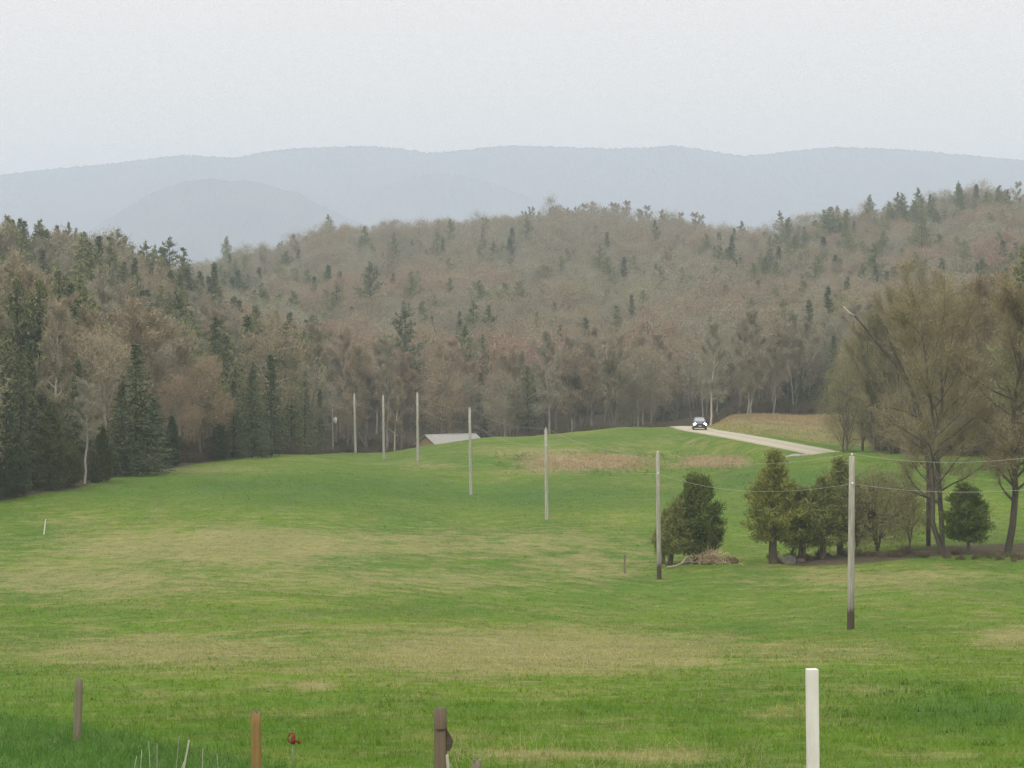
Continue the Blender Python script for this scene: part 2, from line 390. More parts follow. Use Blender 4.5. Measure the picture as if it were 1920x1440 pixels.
def blob(px, py, cx, cy, rx, ry, p=2.0):
    return np.exp(-(np.abs((px - cx) / rx) ** p + np.abs((py - cy) / ry) ** p))
def masks(x, y, z):
    """what grows where on the ground: dry grass, lush grass, reeds, leaf litter"""
    d = np.maximum(y, 8.0); px = 960 + F * x / d; py = HZ - F * z / d
    dry = np.zeros_like(x) + .10
    for (cx, cy, rx, ry, a) in [(450, 1030, 420, 42, .62), (900, 1020, 340, 34, .5), (160, 1090, 300, 40, .55), (700, 1085, 500, 30, .40), (1100, 1060, 160, 40, .5),
                                (1000, 1225, 420, 42, .85), (300, 1225, 380, 36, .55), (1500, 1225, 260, 26, .4), (1650, 1085, 320, 26, .45), (1900, 1195, 90, 22, .6), (590, 1288, 40, 10, .7),
                                (1000, 1425, 160, 18, .5), (1250, 1425, 120, 20, .5), (1050, 848, 180, 12, .45), (800, 872, 80, 8, .45), (1010, 885, 110, 6, .5), (380, 882, 120, 8, .45), (150, 912, 120, 8, .4),
                                (1600, 1300, 200, 14, .3), (1430, 1340, 150, 14, .3), (1250, 830, 120, 12, .3), (700, 1180, 300, 14, .3), (1350, 900, 100, 20, .25), (120, 975, 120, 14, .3)]:
        dry = np.maximum(dry, min(1.0, a * 1.28) * blob(px, py, cx, cy, rx, ry))
    bank = ((px > 1250) & (d > 314) & (d < 420)) * np.clip((px - np.interp(d, [300, 332, 400], [1440, 1325, 1300])) / 25, 0, 1)
    dry = np.maximum(dry, 1.0 * bank * np.clip((d - 312) / 20, .6, 1))
    darkgreen = np.zeros_like(x)
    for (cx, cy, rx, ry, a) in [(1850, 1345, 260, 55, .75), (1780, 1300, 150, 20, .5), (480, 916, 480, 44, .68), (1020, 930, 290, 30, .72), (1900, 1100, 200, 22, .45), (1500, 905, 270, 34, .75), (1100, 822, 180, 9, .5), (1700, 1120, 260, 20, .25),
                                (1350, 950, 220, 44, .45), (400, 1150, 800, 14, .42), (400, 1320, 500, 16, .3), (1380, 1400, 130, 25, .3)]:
        darkgreen = np.maximum(darkgreen, a * blob(px, py, cx, cy, rx, ry))
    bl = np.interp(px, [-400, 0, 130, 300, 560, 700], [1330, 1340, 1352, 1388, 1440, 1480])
    darkgreen = np.maximum(darkgreen, .92 * np.clip((py - bl) / 14, 0, 1) * (px < 720)); dry = np.maximum(dry, .30 * np.clip((py - bl) / 14, 0, 1) * (px < 720))  # bottom left bank: darker green with some straw, and taller blades
    reed = np.maximum(blob(px, py, 1100, 867, 140, 17, 3), blob(px, py, 1340, 866, 76, 13, 3))
    reed = np.maximum(reed, .55 * blob(px, py, 1230, 874, 60, 6, 3))
    reed = np.maximum(reed, .85 * bank * np.clip((d - 335) / 50, .38, 1))
    litter = np.clip((d - edge(px)) / 3 + .5, 0, 1)
    hed = np.exp(-(((py - np.interp(px, [1430, 1600, 1750, 1920, 2200], [1056, 1050, 1034, 1028, 1015])) / 11) ** 2)) * np.clip((px - 1440) / 60, 0, 1)
    hed = np.maximum(hed, .8 * blob(px, py, 1320, 1050, 60, 8))
    litter = np.maximum(litter, hed * (d < 230))
    # verges of the road
    dry = dry * (1 - .35 * (darkgreen > .4) * (d > 46)); return dry, darkgreen, reed, litter
def add_attrs(me, x, y, z):
    for nme, v in zip(('dry', 'darkgreen', 'reed', 'litter'), masks(x, y, z)):
        a = me.attributes.new(nme, 'FLOAT', 'POINT'); a.data.foreach_set('value', np.asarray(v, np.float32))

rows = np.concatenate([[-40, -25, -14, -7, -2, 1.5, 3.5], np.geomspace(5, 1750, 760), np.geomspace(1900, 12000, 24)])
us = np.concatenate([np.linspace(-6, -1.5, 12), np.linspace(-1.4, 1.4, 270), np.linspace(1.5, 6, 12)])
YY, UU = np.meshgrid(rows, us, indexing='ij')
XX = UU * (np.maximum(YY, 0) * .2 + 5)
ZZ = ground(XX.ravel(), YY.ravel())
nr, nc = YY.shape
I = np.arange(nr * nc).reshape(nr, nc)
quads = np.stack([I[:-1, :-1], I[:-1, 1:], I[1:, 1:], I[1:, :-1]], -1).reshape(-1, 4)
me = mesh_np('ground', np.stack([XX.ravel(), YY.ravel(), ZZ], 1), quads, None, [M['ground']], smooth=True)
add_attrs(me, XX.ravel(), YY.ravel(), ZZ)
tag(obj('ground', me), kind='structure')

# ------------------------------------------------------------------ road
def road():
    t = NT('gravel_road'); p = t.pos(); a = t.noise(1.1, 6, .7, p); b = t.noise(14, 3, .7, p)
    c = t.ramp(a, [(.3, (.40, .365, .28)), (.7, (.52, .48, .38))]); c = t.mix(t.ramp(b, [(.35, .35), (.6, 0)]), c, (.20, .18, .14))
    u = t.attr('across')
    tr = t.ramp(u, [(.0, 1), (.12, .15), (.27, 0), (.38, .25), (.5, .55), (.62, .25), (.73, 0), (.88, .15), (1, 1)])
    c = t.mix(t.math('MULTIPLY', tr, t.ramp(a, [(.35, .25), (.65, .9)])), c, (.20, .19, .105)); t.col(c); t.bump(b, .4, .02)
    Wd = 2.45; nn = len(RXY); tan = np.gradient(RXY, axis=0); tan /= np.linalg.norm(tan, axis=1, keepdims=True)
    nor = np.stack([-tan[:, 1], tan[:, 0]], 1); k = np.linspace(-1, 1, 9); V = []; U = []
    for j in k:
        p2 = RXY + nor * (Wd * j); V.append(p2); U.append(np.full(nn, (j + 1) / 2))
    zc = ground(RXY[:, 0], RXY[:, 1])
    zk = RXY3[:, 2]
    VV = []
    for j, v in zip(k, V): VV.append(np.stack([v[:, 0], v[:, 1], zk + .03 + .08 * (1 - j * j)], 1))
    # shoulders down into the ground
    for j in (-1, 1):
        p2 = RXY + nor * ((Wd + .5) * j); q = np.stack([p2[:, 0], p2[:, 1], zk - .45], 1)
        if j < 0: VV.insert(0, q); U.insert(0, np.zeros(nn))
        else: VV.append(q); U.append(np.ones(nn))
    m_ = len(VV); I = np.arange(m_ * nn).reshape(m_, nn)
    q = np.stack([I[:-1, :-1], I[:-1, 1:], I[1:, 1:], I[1:, :-1]], -1).reshape(-1, 4)
    me = mesh_np('gravel_road', np.concatenate(VV), q[:, ::-1], None, [t.m], smooth=True)
    at = me.attributes.new('across', 'FLOAT', 'POINT'); at.data.foreach_set('value', np.concatenate(U).astype(np.float32))
    tag(obj('road', me), kind='structure')
    return zk
ROADZ = road()

# ------------------------------------------------------------------ far mountains
def mountains():
    t = NT('mountain_forest'); p = t.pos(); a = t.noise(.004, 5, .6, p); b = t.noise(.05, 4, .7, p)
    c = t.ramp(a, [(.35, (.045, .055, .045)), (.65, (.12, .10, .08))]); c = t.mix(t.ramp(b, [(.3, .5), (.7, 0)]), c, (.03, .035, .03)); t.col(c)
    rg = np.random.default_rng(3)
    def ridge(name, prof, d, front, back, zfoot, res=340, nr=44, rough=7.0, endfade=None):
        px = np.linspace(prof[0][0], prof[-1][0], res); py = np.interp(px, [a for a, b in prof], [b for a, b in prof])
        k = np.hanning(9); k /= k.sum(); py = np.convolve(np.pad(py, 4, mode='edge'), k, 'valid')
        crest = (HZ - py) / F * d
        tt = np.concatenate([np.linspace(0, 1, nr), np.linspace(1.05, 2, 10)])
        V = np.zeros((len(tt), res, 3))
        ph = rg.uniform(0, 6, 8)
        for i, s in enumerate(tt):
            if s <= 1: y = d - front * (1 - s); h = s ** 1.25
            else: y = d + back * (s - 1); h = 1 - (s - 1) ** 1.2
            x = (px - 960) / F * d * (1 + 0 * s)
            gul = sum(np.sin(x * f + ph[j] + y * f * .6) / (j + 1) for j, f in enumerate((.004, .0085, .017, .03)))
            z = zfoot + (crest - zfoot) * h + gul * 16 * (1 - abs(s - .5) * 2 if s <= 1 else 0) * 1.2
            V[i, :, 0] = x + rg.normal(size=res) * 2; V[i, :, 1] = y; V[i, :, 2] = z + rg.uniform(0, 1, res) * rough
        I = np.arange(len(tt) * res).reshape(len(tt), res)
        q = np.stack([I[:-1, :-1], I[:-1, 1:], I[1:, 1:], I[1:, :-1]], -1).reshape(-1, 4)
        tag(obj(name, mesh_np(name, V.reshape(-1, 3), q, None, [t.m])), kind='structure')
    far = [(-900, 350), (-300, 338), (0, 330), (100, 318), (200, 310), (300, 297), (350, 293), (440, 298), (520, 283), (600, 278), (690, 276), (750, 280), (800, 288), (860, 285), (905, 279), (950, 275), (1050, 277.5), (1150, 281),
           (1210, 279), (1265, 274.5), (1320, 283), (1390, 294.5), (1450, 290), (1520, 281), (1570, 278), (1650, 280), (1750, 287), (1850, 297), (1920, 303), (2200, 318), (2800, 330)]
    ridge('mountains', far, 8000, 2300, 1200, -45, 1000, 60, 5)
    ridge('hills', [(60, 480), (150, 445), (205, 412), (240, 392), (275, 368), (310, 355), (345, 343), (372, 340), (400, 336), (430, 343), (455, 340), (490, 345), (530, 357), (555, 361), (590, 381), (640, 404), (690, 426), (740, 446), (800, 480)], 6300, 1100, 700, -60, 300, 40, 4)
    ridge('hills', [(520, 470), (620, 408), (700, 362), (760, 336), (820, 327), (870, 331), (940, 352), (1010, 380), (1100, 430), (1180, 470)], 7300, 900, 500, -60, 300, 40, 6)
mountains()

# ------------------------------------------------------------------ tree prototypes
protos = bpy.data.collections.new('tree_patterns')      # not linked to the scene

def unit(v): return v / (np.linalg.norm(v, axis=-1, keepdims=True) + 1e-9)
def path(p0, d0, L, rng, n=5, bend=.15, up=.12):
    pts = [np.array(p0, float)]; d = np.array(d0, float)
    for i in range(n - 1):
        d = unit(d + rng.normal(size=3) * bend + np.array([0, 0, up])); pts.append(pts[-1] + d * L / (n - 1))
    return np.array(pts)

def decid(seed, H, R, ntw, tw_len=.8, tw_w=.035, nbud=3000, bud=.10, base=.26, forks=0, limbs=17, sides=5, tl=1.0, subs=5):
    rng = np.random.default_rng(seed)
    tr = MB(); cr = MB()
    r0 = H * .0115 * tl
    stems = []
    n = 9; zz = np.linspace(0, 1, n)
    if forks == 0:
        w = np.cumsum(rng.normal(size=(n, 2)) * H * .010, axis=0); w[0] = 0
        stems.append((np.c_[w, zz * H * .95], r0 * (1 - zz) ** .8 + .018))
    else:
        zf = rng.uniform(.02, .3) * H if forks > 1 else .1
        if zf > .5: stems.append((np.array([[0, 0, 0], [.05, 0, zf * .5], [0, .05, zf]]), np.array([r0 * 1.25, r0 * 1.1, r0])))
        for k in range(forks + 1):
            az = 2 * PI * k / (forks + 1) + rng.uniform(-.5, .5); lean = rng.uniform(.07, .2)
            dd = np.array([math.cos(az) * lean, math.sin(az) * lean, 1.0])
            w = np.cumsum(rng.normal(size=(n, 2)) * H * .012, axis=0); w[0] = 0
            pts = np.array([0, 0, zf * .95]) + zz[:, None] * (H * rng.uniform(.85, .97) - zf) * dd; pts[:, :2] += w
            stems.append((pts, r0 * .75 * (1 - zz) ** .8 + .018))
    A = []; D = []
    def sample(pts, k, lo, hi):
        s = rng.uniform(lo, hi, k) * (len(pts) - 1); i = np.minimum(s.astype(int), len(pts) - 2); f = (s - i)[:, None]
        return pts[i] * (1 - f) + pts[i + 1] * f, unit(pts[i + 1] - pts[i])
    main = [st for st in stems if st[0][-1][2] > H * .5]
    for st in stems: tr.tube(st[0], st[1], max(sides, 6))
    per = max(6, int(limbs / len(main)))
    for (pts, rad) in main:
        for j in range(per):
            t = base + (.97 - base) * (j + rng.uniform(0, 1)) / per
            s = t * (len(pts) - 1); i = min(int(s), len(pts) - 2); o = pts[i] * (1 - (s - i)) + pts[i + 1] * (s - i)
            az = j * 2.4 + rng.uniform(-.6, .6); q = (t - base) / (1 - base)
            prof = (.62 + .65 * q) if q < .45 else .95 * math.sqrt(max(.03, 1 - ((q - .45) / .58) ** 2))
            L = R * prof * rng.uniform(.7, 1.15); el = math.radians(rng.uniform(22, 48) + 25 * q)
            d0 = np.array([math.cos(az) * math.cos(el), math.sin(az) * math.cos(el), math.sin(el)])
            lp = path(o, d0, L, rng, 5, .16, .10); lr = np.linspace(max(.022, rad[i] * .5), .012, 5)
            tr.tube(lp, lr, 4)
            B, Dd = sample(lp, 6, .35, 1.0); A.append(np.repeat(B, 3, 0)); D.append(np.repeat(Dd, 3, 0))
            for k in range(subs):
                s2 = rng.uniform(.25, 1); b, bd = sample(lp, 1, s2 * .99, s2)
                sd = unit(bd[0] + rng.normal(size=3) * .55 + np.array([0, 0, .15])); sl = L * rng.uniform(.28, .5) * (1.15 - .5 * s2) + .3
                sp = path(b[0], sd, sl, rng, 4, .2, .08); cr.tube(sp, np.linspace(.018, .007, 4), 3)
                B, Dd = sample(sp, 10, .1, 1.0); A.append(B); D.append(Dd)
    A = np.concatenate(A); D = np.concatenate(D)
    k = rng.integers(0, len(A), ntw); B = A[k]
    c = np.array([0, 0, H * .5]); out = unit(B - c)
    dr = unit(D[k] * .6 + out * .35 + rng.normal(size=(ntw, 3)) * .55 + np.array([0, 0, .30]))
    L = rng.uniform(.45, 1.15, ntw) * tw_len; cr.blades(B + rng.normal(size=B.shape) * .12, dr, L, tw_w * rng.uniform(.6, 1.3, ntw), rng, .4, 0)
    if nbud:
        k2 = rng.integers(0, ntw, nbud); f = rng.uniform(.35, 1.05, nbud)[:, None]
        bb = B[k2] + dr[k2] * L[k2][:, None] * f + rng.normal(size=(nbud, 3)) * .08
        cr.blades(bb, unit(rng.normal(size=(nbud, 3)) + np.array([0, 0, .4])), bud * rng.uniform(.7, 1.4, nbud), bud * .55, rng, .6, 1)
    return tr, cr

def spruce(seed, H, R, dens=1.0, sp=.42, w=.15, lo=.05, droop=.25):
    rng = np.random.default_rng(seed); tr = MB(); cr = MB()
    tr.tube(np.c_[np.zeros(6), np.zeros(6), np.linspace(0, H * .99, 6)], np.linspace(H * .013, .012, 6), 6)
    B = []; D = []; L = []
    z = H * lo
    while z < H * .985:
        t = z / H; rr = R * min(1, (1 - t) ** .9 * 1.05 + .03) * (1 if t > .12 else .8 + t)
        nb = int((6 + 4 * (1 - t)) * dens) + 2
        for k in range(nb):
            az = rng.uniform(0, 2 * PI); l = rr * rng.uniform(.65, 1.12); sl = -droop + .55 * t + rng.normal() * .1
            d0 = unit(np.array([math.cos(az), math.sin(az), sl]))
            ns = max(4, int(l / .26)); s = np.linspace(.18, 1, ns); pts = np.array([0, 0, z]) + d0 * (s * l)[:, None]; pts[:, 2] += .10 * l * s ** 2
            for side in (1, 2):
                B.append(pts + rng.normal(size=pts.shape) * .07); D.append(unit(d0 * .8 + rng.normal(size=pts.shape) * .55 + np.array([0, 0, -.15]))); L.append(np.full(ns, sp) * (1.15 - .5 * s))
        z += H * .018 + .16
    B = np.concatenate(B); D = np.concatenate(D); L = np.concatenate(L)
    cr.blades(B, D, L, w * np.random.default_rng(seed + 1).uniform(.6, 1.3, len(B)), rng, .45, 0)
    # leader
    cr.blades(np.tile([[0, 0, H * .97]], (10, 1)), unit(rng.normal(size=(10, 3)) * .35 + np.array([0, 0, 1.0])), H * .03, .12, rng, .3, 0)
    return tr, cr

def pine(seed, H, R, lo=.25, dens=1.0):
    rng = np.random.default_rng(seed); tr = MB(); cr = MB()
    w = np.cumsum(rng.normal(size=(7, 2)) * .08, axis=0); w[0] = 0; pts = np.c_[w, np.linspace(0, H * .97, 7)]
    tr.tube(pts, np.linspace(H * .014, .03, 7), 6)
    B = []; D = []; z = H * lo
    while z < H * .97:
        t = (z / H - lo) / (1 - lo); prof = (.75 + .6 * t) if t < .3 else .93 * max(.07, 1 - ((t - .3) / .70) ** 1.15)
        for k in range(rng.integers(4, 7)):
            az = rng.uniform(0, 2 * PI); l = R * prof * rng.uniform(.5, 1.2); el = rng.uniform(-.05, .3) + .5 * t
            d0 = unit(np.array([math.cos(az), math.sin(az), el])); bp = path((0, 0, z + rng.normal() * .15), d0, l, rng, 4, .08, .06)
            tr.tube(bp, np.linspace(.05, .012, 4), 3)
            nn = int(l * 13 * dens) + 6; s = rng.uniform(.3, 1.03, nn) * 3; i = np.minimum(s.astype(int), 2); f = (s - i)[:, None]
            p = bp[i] * (1 - f) + bp[i + 1] * f; p[:, :2] += rng.normal(size=(nn, 2)) * (.14 * l * .6 + .1); p[:, 2] += rng.normal(size=nn) * .10
            B.append(p); D.append(unit(d0 * .5 + rng.normal(size=(nn, 3)) * .6 + np.array([0, 0, .4])))
        z += H * .034 + .22
    B = np.concatenate(B); D = np.concatenate(D)
    cr.blades(B, D, rng.uniform(.3, .6, len(B)), .16 * rng.uniform(.7, 1.3, len(B)), rng, .5, 0)
    return tr, cr

def cedar(seed, H, R, n=6000, base=.08, tips=1, stems=1, power=.7, sp=.34, w=.10, open_=0.0, tk=1.0):
    """white cedar: upright flat sprays on many small limbs"""
    rng = np.random.default_rng(seed); tr = MB(); cr = MB()
    heads = []
    for k in range(tips):
        off = np.array([0, 0]) if tips == 1 else np.array([(-1, 1)[k % 2] * R * .20, rng.uniform(-.2, .2)])
        heads.append((off, H * (1 if k == 0 else rng.uniform(.90, .96)), R * (1 if tips == 1 else .86)))
    for k in range(stems):
        o = np.array([rng.normal() * .12, rng.normal() * .1]) * (stems > 1) * 3; hd = heads[k % len(heads)]
        top = np.array([hd[0][0] * .8, hd[0][1], hd[1] * .93])
        tr.tube(np.array([[o[0], o[1], 0], [o[0] * .8 + rng.normal() * .05, o[1], H * .12], [top[0] * .5 + o[0] * .4, top[1] * .5, H * .45], top]), np.array([H * .024, H * .02, H * .013, .015]) * (tk if stems == 1 else .62), 7)
    for (off, hh, rr) in heads:
        nl = int(150 / len(heads)); B = []; D = []
        for j in range(nl):
            t = base + (1 - base) * (j + rng.uniform()) / nl; q = (t - base) / (1 - base)
            prof = min(1.0, .62 + q * 1.6) if q < .24 else max(.0, 1 - ((q - .24) / .765) ** 1.08) ** power
            l = rr * max(.06, prof) * rng.uniform(.58, 1.25); az = rng.uniform(0, 2 * PI)
            d0 = unit(np.array([math.cos(az), math.sin(az), .25 + .5 * q])); o = np.array([off[0] * min(1, t * 2), off[1], t * hh])
            if rng.uniform() < open_: continue
            lp = o + d0 * (np.linspace(0, 1, 4) * l)[:, None]; tr.tube(lp, np.linspace(.022, .006, 4), 3)
            m = int(n / len(heads) / nl * (.45 + 1.1 * max(.1, prof))); s = rng.uniform(.3, 1, m) ** .7
            p = o + d0 * (s * l)[:, None] + rng.normal(size=(m, 3)) * np.array([.17, .17, .15])
            B.append(p); D.append(unit(d0 * .45 + rng.normal(size=(m, 3)) * .5 + np.array([0, 0, .55])))
        B = np.concatenate(B); D = np.concatenate(D)
        cr.blades(B, D, sp * rng.uniform(.6, 1.25, len(B)), w * rng.uniform(.7, 1.3, len(B)), rng, .7, 0)
    return tr, cr

def dome(seed, H, R, n=2400, base=.3, L=.5, w=.085, limbs=10, nclump=46, flat=1.0):
    '''a wide budding crown seen from far: clumps of fine spray over forking limbs'''
    rng = np.random.default_rng(seed); tr = MB(); cr = MB()
    pts = np.c_[np.cumsum(rng.normal(size=(6, 2)) * .12, axis=0), np.linspace(-.2, H * .85, 6)]; pts[0, :2] = 0
    tr.tube(pts, np.linspace(H * .0125, .03, 6), 5)
    zc = H * (1 + base) / 2; hz_ = H * (1 - base) / 2
    C = unit(rng.normal(size=(nclump, 3))) * (rng.uniform(.25, 1, nclump) ** .45)[:, None]
    C[:, :2] *= (1 - .25 * np.clip(C[:, 2:], 0, 1)); C = C * np.array([R, R, hz_]) * .9 + np.array([0, 0, zc])
    for j in range(limbs):
        t = rng.uniform(base * .9, .75); o = np.array([np.interp(t * H, pts[:, 2], pts[:, 0]), np.interp(t * H, pts[:, 2], pts[:, 1]), t * H])
        e = C[rng.integers(0, nclump)]; e = np.array([e[0], e[1], max(e[2], o[2] + .5)])
        tr.tube(np.array([o, o * .5 + e * .5 + rng.normal(size=3) * .25 + [0, 0, -.2], e]), np.array([.09, .06, .02]), 4)
    k = rng.integers(0, nclump, n); sg = rng.uniform(.55, 1.0, nclump)[k][:, None]
    B = C[k] + rng.normal(size=(n, 3)) * sg * np.array([.8, .8, .65]); out = unit(B - np.array([0, 0, zc - hz_ * .6]))
    D = unit(out * .5 + rng.normal(size=(n, 3)) * .6 + np.array([0, 0, .25])); bud = rng.uniform(size=n) < .45
    cr.blades(B[~bud], D[~bud], L * rng.uniform(.6, 1.3, (~bud).sum()), w * rng.uniform(.6, 1.2, (~bud).sum()), rng, .5, 0)
    cr.blades(B[bud], D[bud], L * .6 * rng.uniform(.6, 1.3, bud.sum()), w * 1.3 * rng.uniform(.6, 1.2, bud.sum()), rng, .6, 1)
    return tr, cr

def bush(seed, H, R, n=500):
    rng = np.random.default_rng(seed); cr = MB()
    B = []; D = []
    for k in range(14):
        az = rng.uniform(0, 2 * PI); d0 = unit(np.array([math.cos(az) * .5, math.sin(az) * .5, 1.0]))
        lp = path((math.cos(az) * R * .25, math.sin(az) * R * .25, -.1), d0, H * rng.uniform(.6, 1), rng, 4, .15, .1)
        cr.tube(lp, np.linspace(.02, .006, 4), 3)
        s = rng.uniform(.2, 1, n // 14) * 3; i = np.minimum(s.astype(int), 2); f = (s - i)[:, None]
        B.append(lp[i] * (1 - f) + lp[i + 1] * f); D.append(unit((lp[i + 1] - lp[i]) + rng.normal(size=(n // 14, 3)) * .5))
    B = np.concatenate(B); D = np.concatenate(D)
    cr.blades(B, unit(D + rng.normal(size=D.shape) * .3), rng.uniform(.3, .8, len(B)), .03, rng, .4, 0)
    return cr

def pair(nm, fn, tmats, cmats, *a, **k):
    tr, cr = fn(*a, **k)
    return (tr.mesh(nm + '_trunk', tmats), cr.mesh(nm + '_crown', cmats))
PR = {}
if TREES:
    TB = [M['bark']]; TC = [M['twig'], M['bud']]
    PR['decid'] = [pair('bare_tree', decid, TB, TC, 11, 16.5, 3.7, 8500, .8, .032, 5000, .12),
                   pair('bare_tree', dome, TB, TC, 12, 16.5, 3.9, 10500, .22, .5, .042, 16, 60),
                   pair('bare_tree', decid, TB, TC, 13, 14.5, 4.0, 9000, .8, .032, 4500, .12, forks=1, base=.2),
                   pair('bare_tree', dome, TB, TC, 14, 15.5, 4.5, 12000, .18, .5, .042, 18, 70),
                   pair('bare_tree', decid, [M['palebark']], TC, 15, 17.0, 2.7, 5600, .7, .03, 2500, .11, base=.4),
                   pair('bare_tree', decid, TB, TC, 16, 12.0, 3.4, 7500, .75, .032, 5500, .12, forks=3, base=.12)]
    PR['spruce'] = [pair('spruce', spruce, [M['darkbark']], [M['spruce']], 21, 17, 2.9), pair('spruce', spruce, [M['darkbark']], [M['spruce']], 22, 15, 2.2, 1.0),
                    pair('spruce', spruce, [M['darkbark']], [M['spruce']], 23, 18.5, 3.6, 1.15)]
    PR['pine'] = [pair('pine', pine, [M['darkbark']], [M['pine']], 31, 19, 4.4), pair('pine', pine, [M['darkbark']], [M['pine']], 32, 17, 3.8, .3), pair('pine', pine, [M['darkbark']], [M['pine']], 33, 20, 4.0, .18, 1.2)]
    PR['sapling'] = [pair('sapling', decid, TB, TC, 41, 6.5, 1.7, 1100, .6, .035, 700, limbs=9), pair('sapling', decid, TB, TC, 42, 5.0, 1.6, 900, .6, .035, 800, forks=2, limbs=9)]
    # coarser patterns for the distant wood
    def far(nm, fn, tm, cm, *a, **k):
        tr, cr = fn(*a, **k); v = MB()
        me_t = tr; off = me_t.n
        V = np.concatenate(tr.v + cr.v); q1, m1 = tr.quads(); q2, m2 = cr.quads()
        q = np.concatenate([q1, q2 + off]); qm = np.concatenate([m1, m2 + 1])
        tt = list(tr.t) + [tuple(i + off for i in f) for f in cr.t]
        o = bpy.data.objects.new(nm, mesh_np(nm, V, q, tt if tt else None, tm + cm, qm, (list(tr.tm) + list(cr.tm)) if tt else None))
        return o
    FAR = {'decid': [far('fd%d' % i, dome, TB, TC, 50 + i, *a) for i, a in enumerate([(15, 5.0, 5200, .2, .42, .062, 10, 60), (16.5, 4.4, 4600, .25, .42, .062, 10, 56), (14, 5.4, 5600, .18, .42, .062, 10, 64), (15.5, 6.2, 6500, .2, .42, .062, 12, 74)])] +
                    [far('fd%d' % (4 + i), decid, TB, TC, 55 + i, *a, **k) for i, (a, k) in enumerate([((16, 3.2, 1500, .7, .08, 1100, .2), dict(limbs=13, sides=4, subs=3, base=.38)), ((17, 2.8, 1300, .7, .08, 1000, .2), dict(limbs=12, sides=4, subs=3, base=.45))])],
           'spruce': [far('fs0', spruce, [M['darkbark']], [M['spruce']], 61, 15, 3.1, .9, .55, .16), far('fs1', spruce, [M['darkbark']], [M['spruce']], 62, 16, 2.6, .9, .55, .16)],
           'pine': [far('fp0', pine, [M['darkbark']], [M['pine']], 63, 18, 5.4, .15, 1.0), far('fp1', pine, [M['darkbark']], [M['pine']], 64, 19, 4.6, .12, 1.0)]}
    BUSH = [None, None, None]
    for i in range(3):
        BUSH[i] = bpy.data.objects.new('fb%d' % i, bush(71 + i, (1.6, 2.4, 1.2)[i], 1.2).mesh('fb%d' % i, [M['brush']]))

def scatter(name, label, cat, objs, pts, scl, rot, idx):
    """one 'stuff' object: the given patterns stood at the given points"""
    col = bpy.data.collections.new(name + '_patterns')
    for o in objs: col.objects.link(o)
    me = bpy.data.meshes.new(name); me.vertices.add(len(pts)); me.vertices.foreach_set('co', np.asarray(pts, np.float32).ravel())
    for nme, ty, v in (('scl', 'FLOAT', scl), ('rot', 'FLOAT', rot), ('idx', 'INT', idx)):
        a = me.attributes.new(nme, ty, 'POINT'); a.data.foreach_set('value', np.asarray(v, np.float32 if ty == 'FLOAT' else np.int32))
    o = obj(name, me); tag(o, label, cat, kind='stuff')
    ng = bpy.data.node_groups.new(name, 'GeometryNodeTree')
    ng.interface.new_socket('Geometry', in_out='INPUT', socket_type='NodeSocketGeometry'); ng.interface.new_socket('Geometry', in_out='OUTPUT', socket_type='NodeSocketGeometry')
    N = ng.nodes; gi = N.new('NodeGroupInput'); go = N.new('NodeGroupOutput'); iop = N.new('GeometryNodeInstanceOnPoints'); ci = N.new('GeometryNodeCollectionInfo')
    ci.inputs['Collection'].default_value = col; ci.inputs['Separate Children'].default_value = True; ci.inputs['Reset Children'].default_value = True
    def at(nm, ty):
        a = N.new('GeometryNodeInputNamedAttribute'); a.data_type = ty; a.inputs['Name'].default_value = nm; return a.outputs['Attribute']
    cx = N.new('ShaderNodeCombineXYZ'); e2r = N.new('FunctionNodeEulerToRotation')
    L = ng.links.new
    L(at('rot', 'FLOAT'), cx.inputs['Z']); L(cx.outputs[0], e2r.inputs[0]); L(e2r.outputs[0], iop.inputs['Rotation'])
    L(gi.outputs[0], iop.inputs['Points']); L(ci.outputs[0], iop.inputs['Instance']); iop.inputs['Pick Instance'].default_value = True
    L(at('idx', 'INT'), iop.inputs['Instance Index']); L(at('scl', 'FLOAT'), iop.inputs['Scale'])
    L(iop.outputs[0], go.inputs[0])
    md = o.modifiers.new('patterns', 'NODES'); md.node_group = ng
    return o

NTREE = {}
def plant(kind, name, pm, loc, sc, label, cat, group=None, rz=None, sxy=1.0):
    """a tree thing with its trunk and crown"""
    r = thing(name, label, cat, loc, random.uniform(0, 2 * PI) if rz is None else rz, group, (sc * sxy, sc * sxy, sc))
    obj('trunk', pm[0], r); obj('crown', pm[1], r)
    NTREE[kind] = NTREE.get(kind, 0) + 1
    return r
def tree_at(kind, i, px, d, top, label, name=None, cat=None, sxy=1.0, rz=None, group=None, sink=.1):
    """tree from its photo column, distance and the photo row of its tip"""
    pm = PR[kind][i]; g = GP(px, d); h0 = max(v for v in [max((c.co.z for c in pm[0].vertices)), max((c.co.z for c in pm[1].vertices))])
    h = -(top - HZ) / F * d - g.z
    g.z -= sink
    nm = name or {'decid': 'bare_tree', 'spruce': 'spruce_tree', 'pine': 'pine_tree', 'cedar': 'cedar_tree'}[kind]
    return plant(kind, nm, pm, g, h / h0, label, cat or nm.replace('_', ' '), group, rz, sxy)

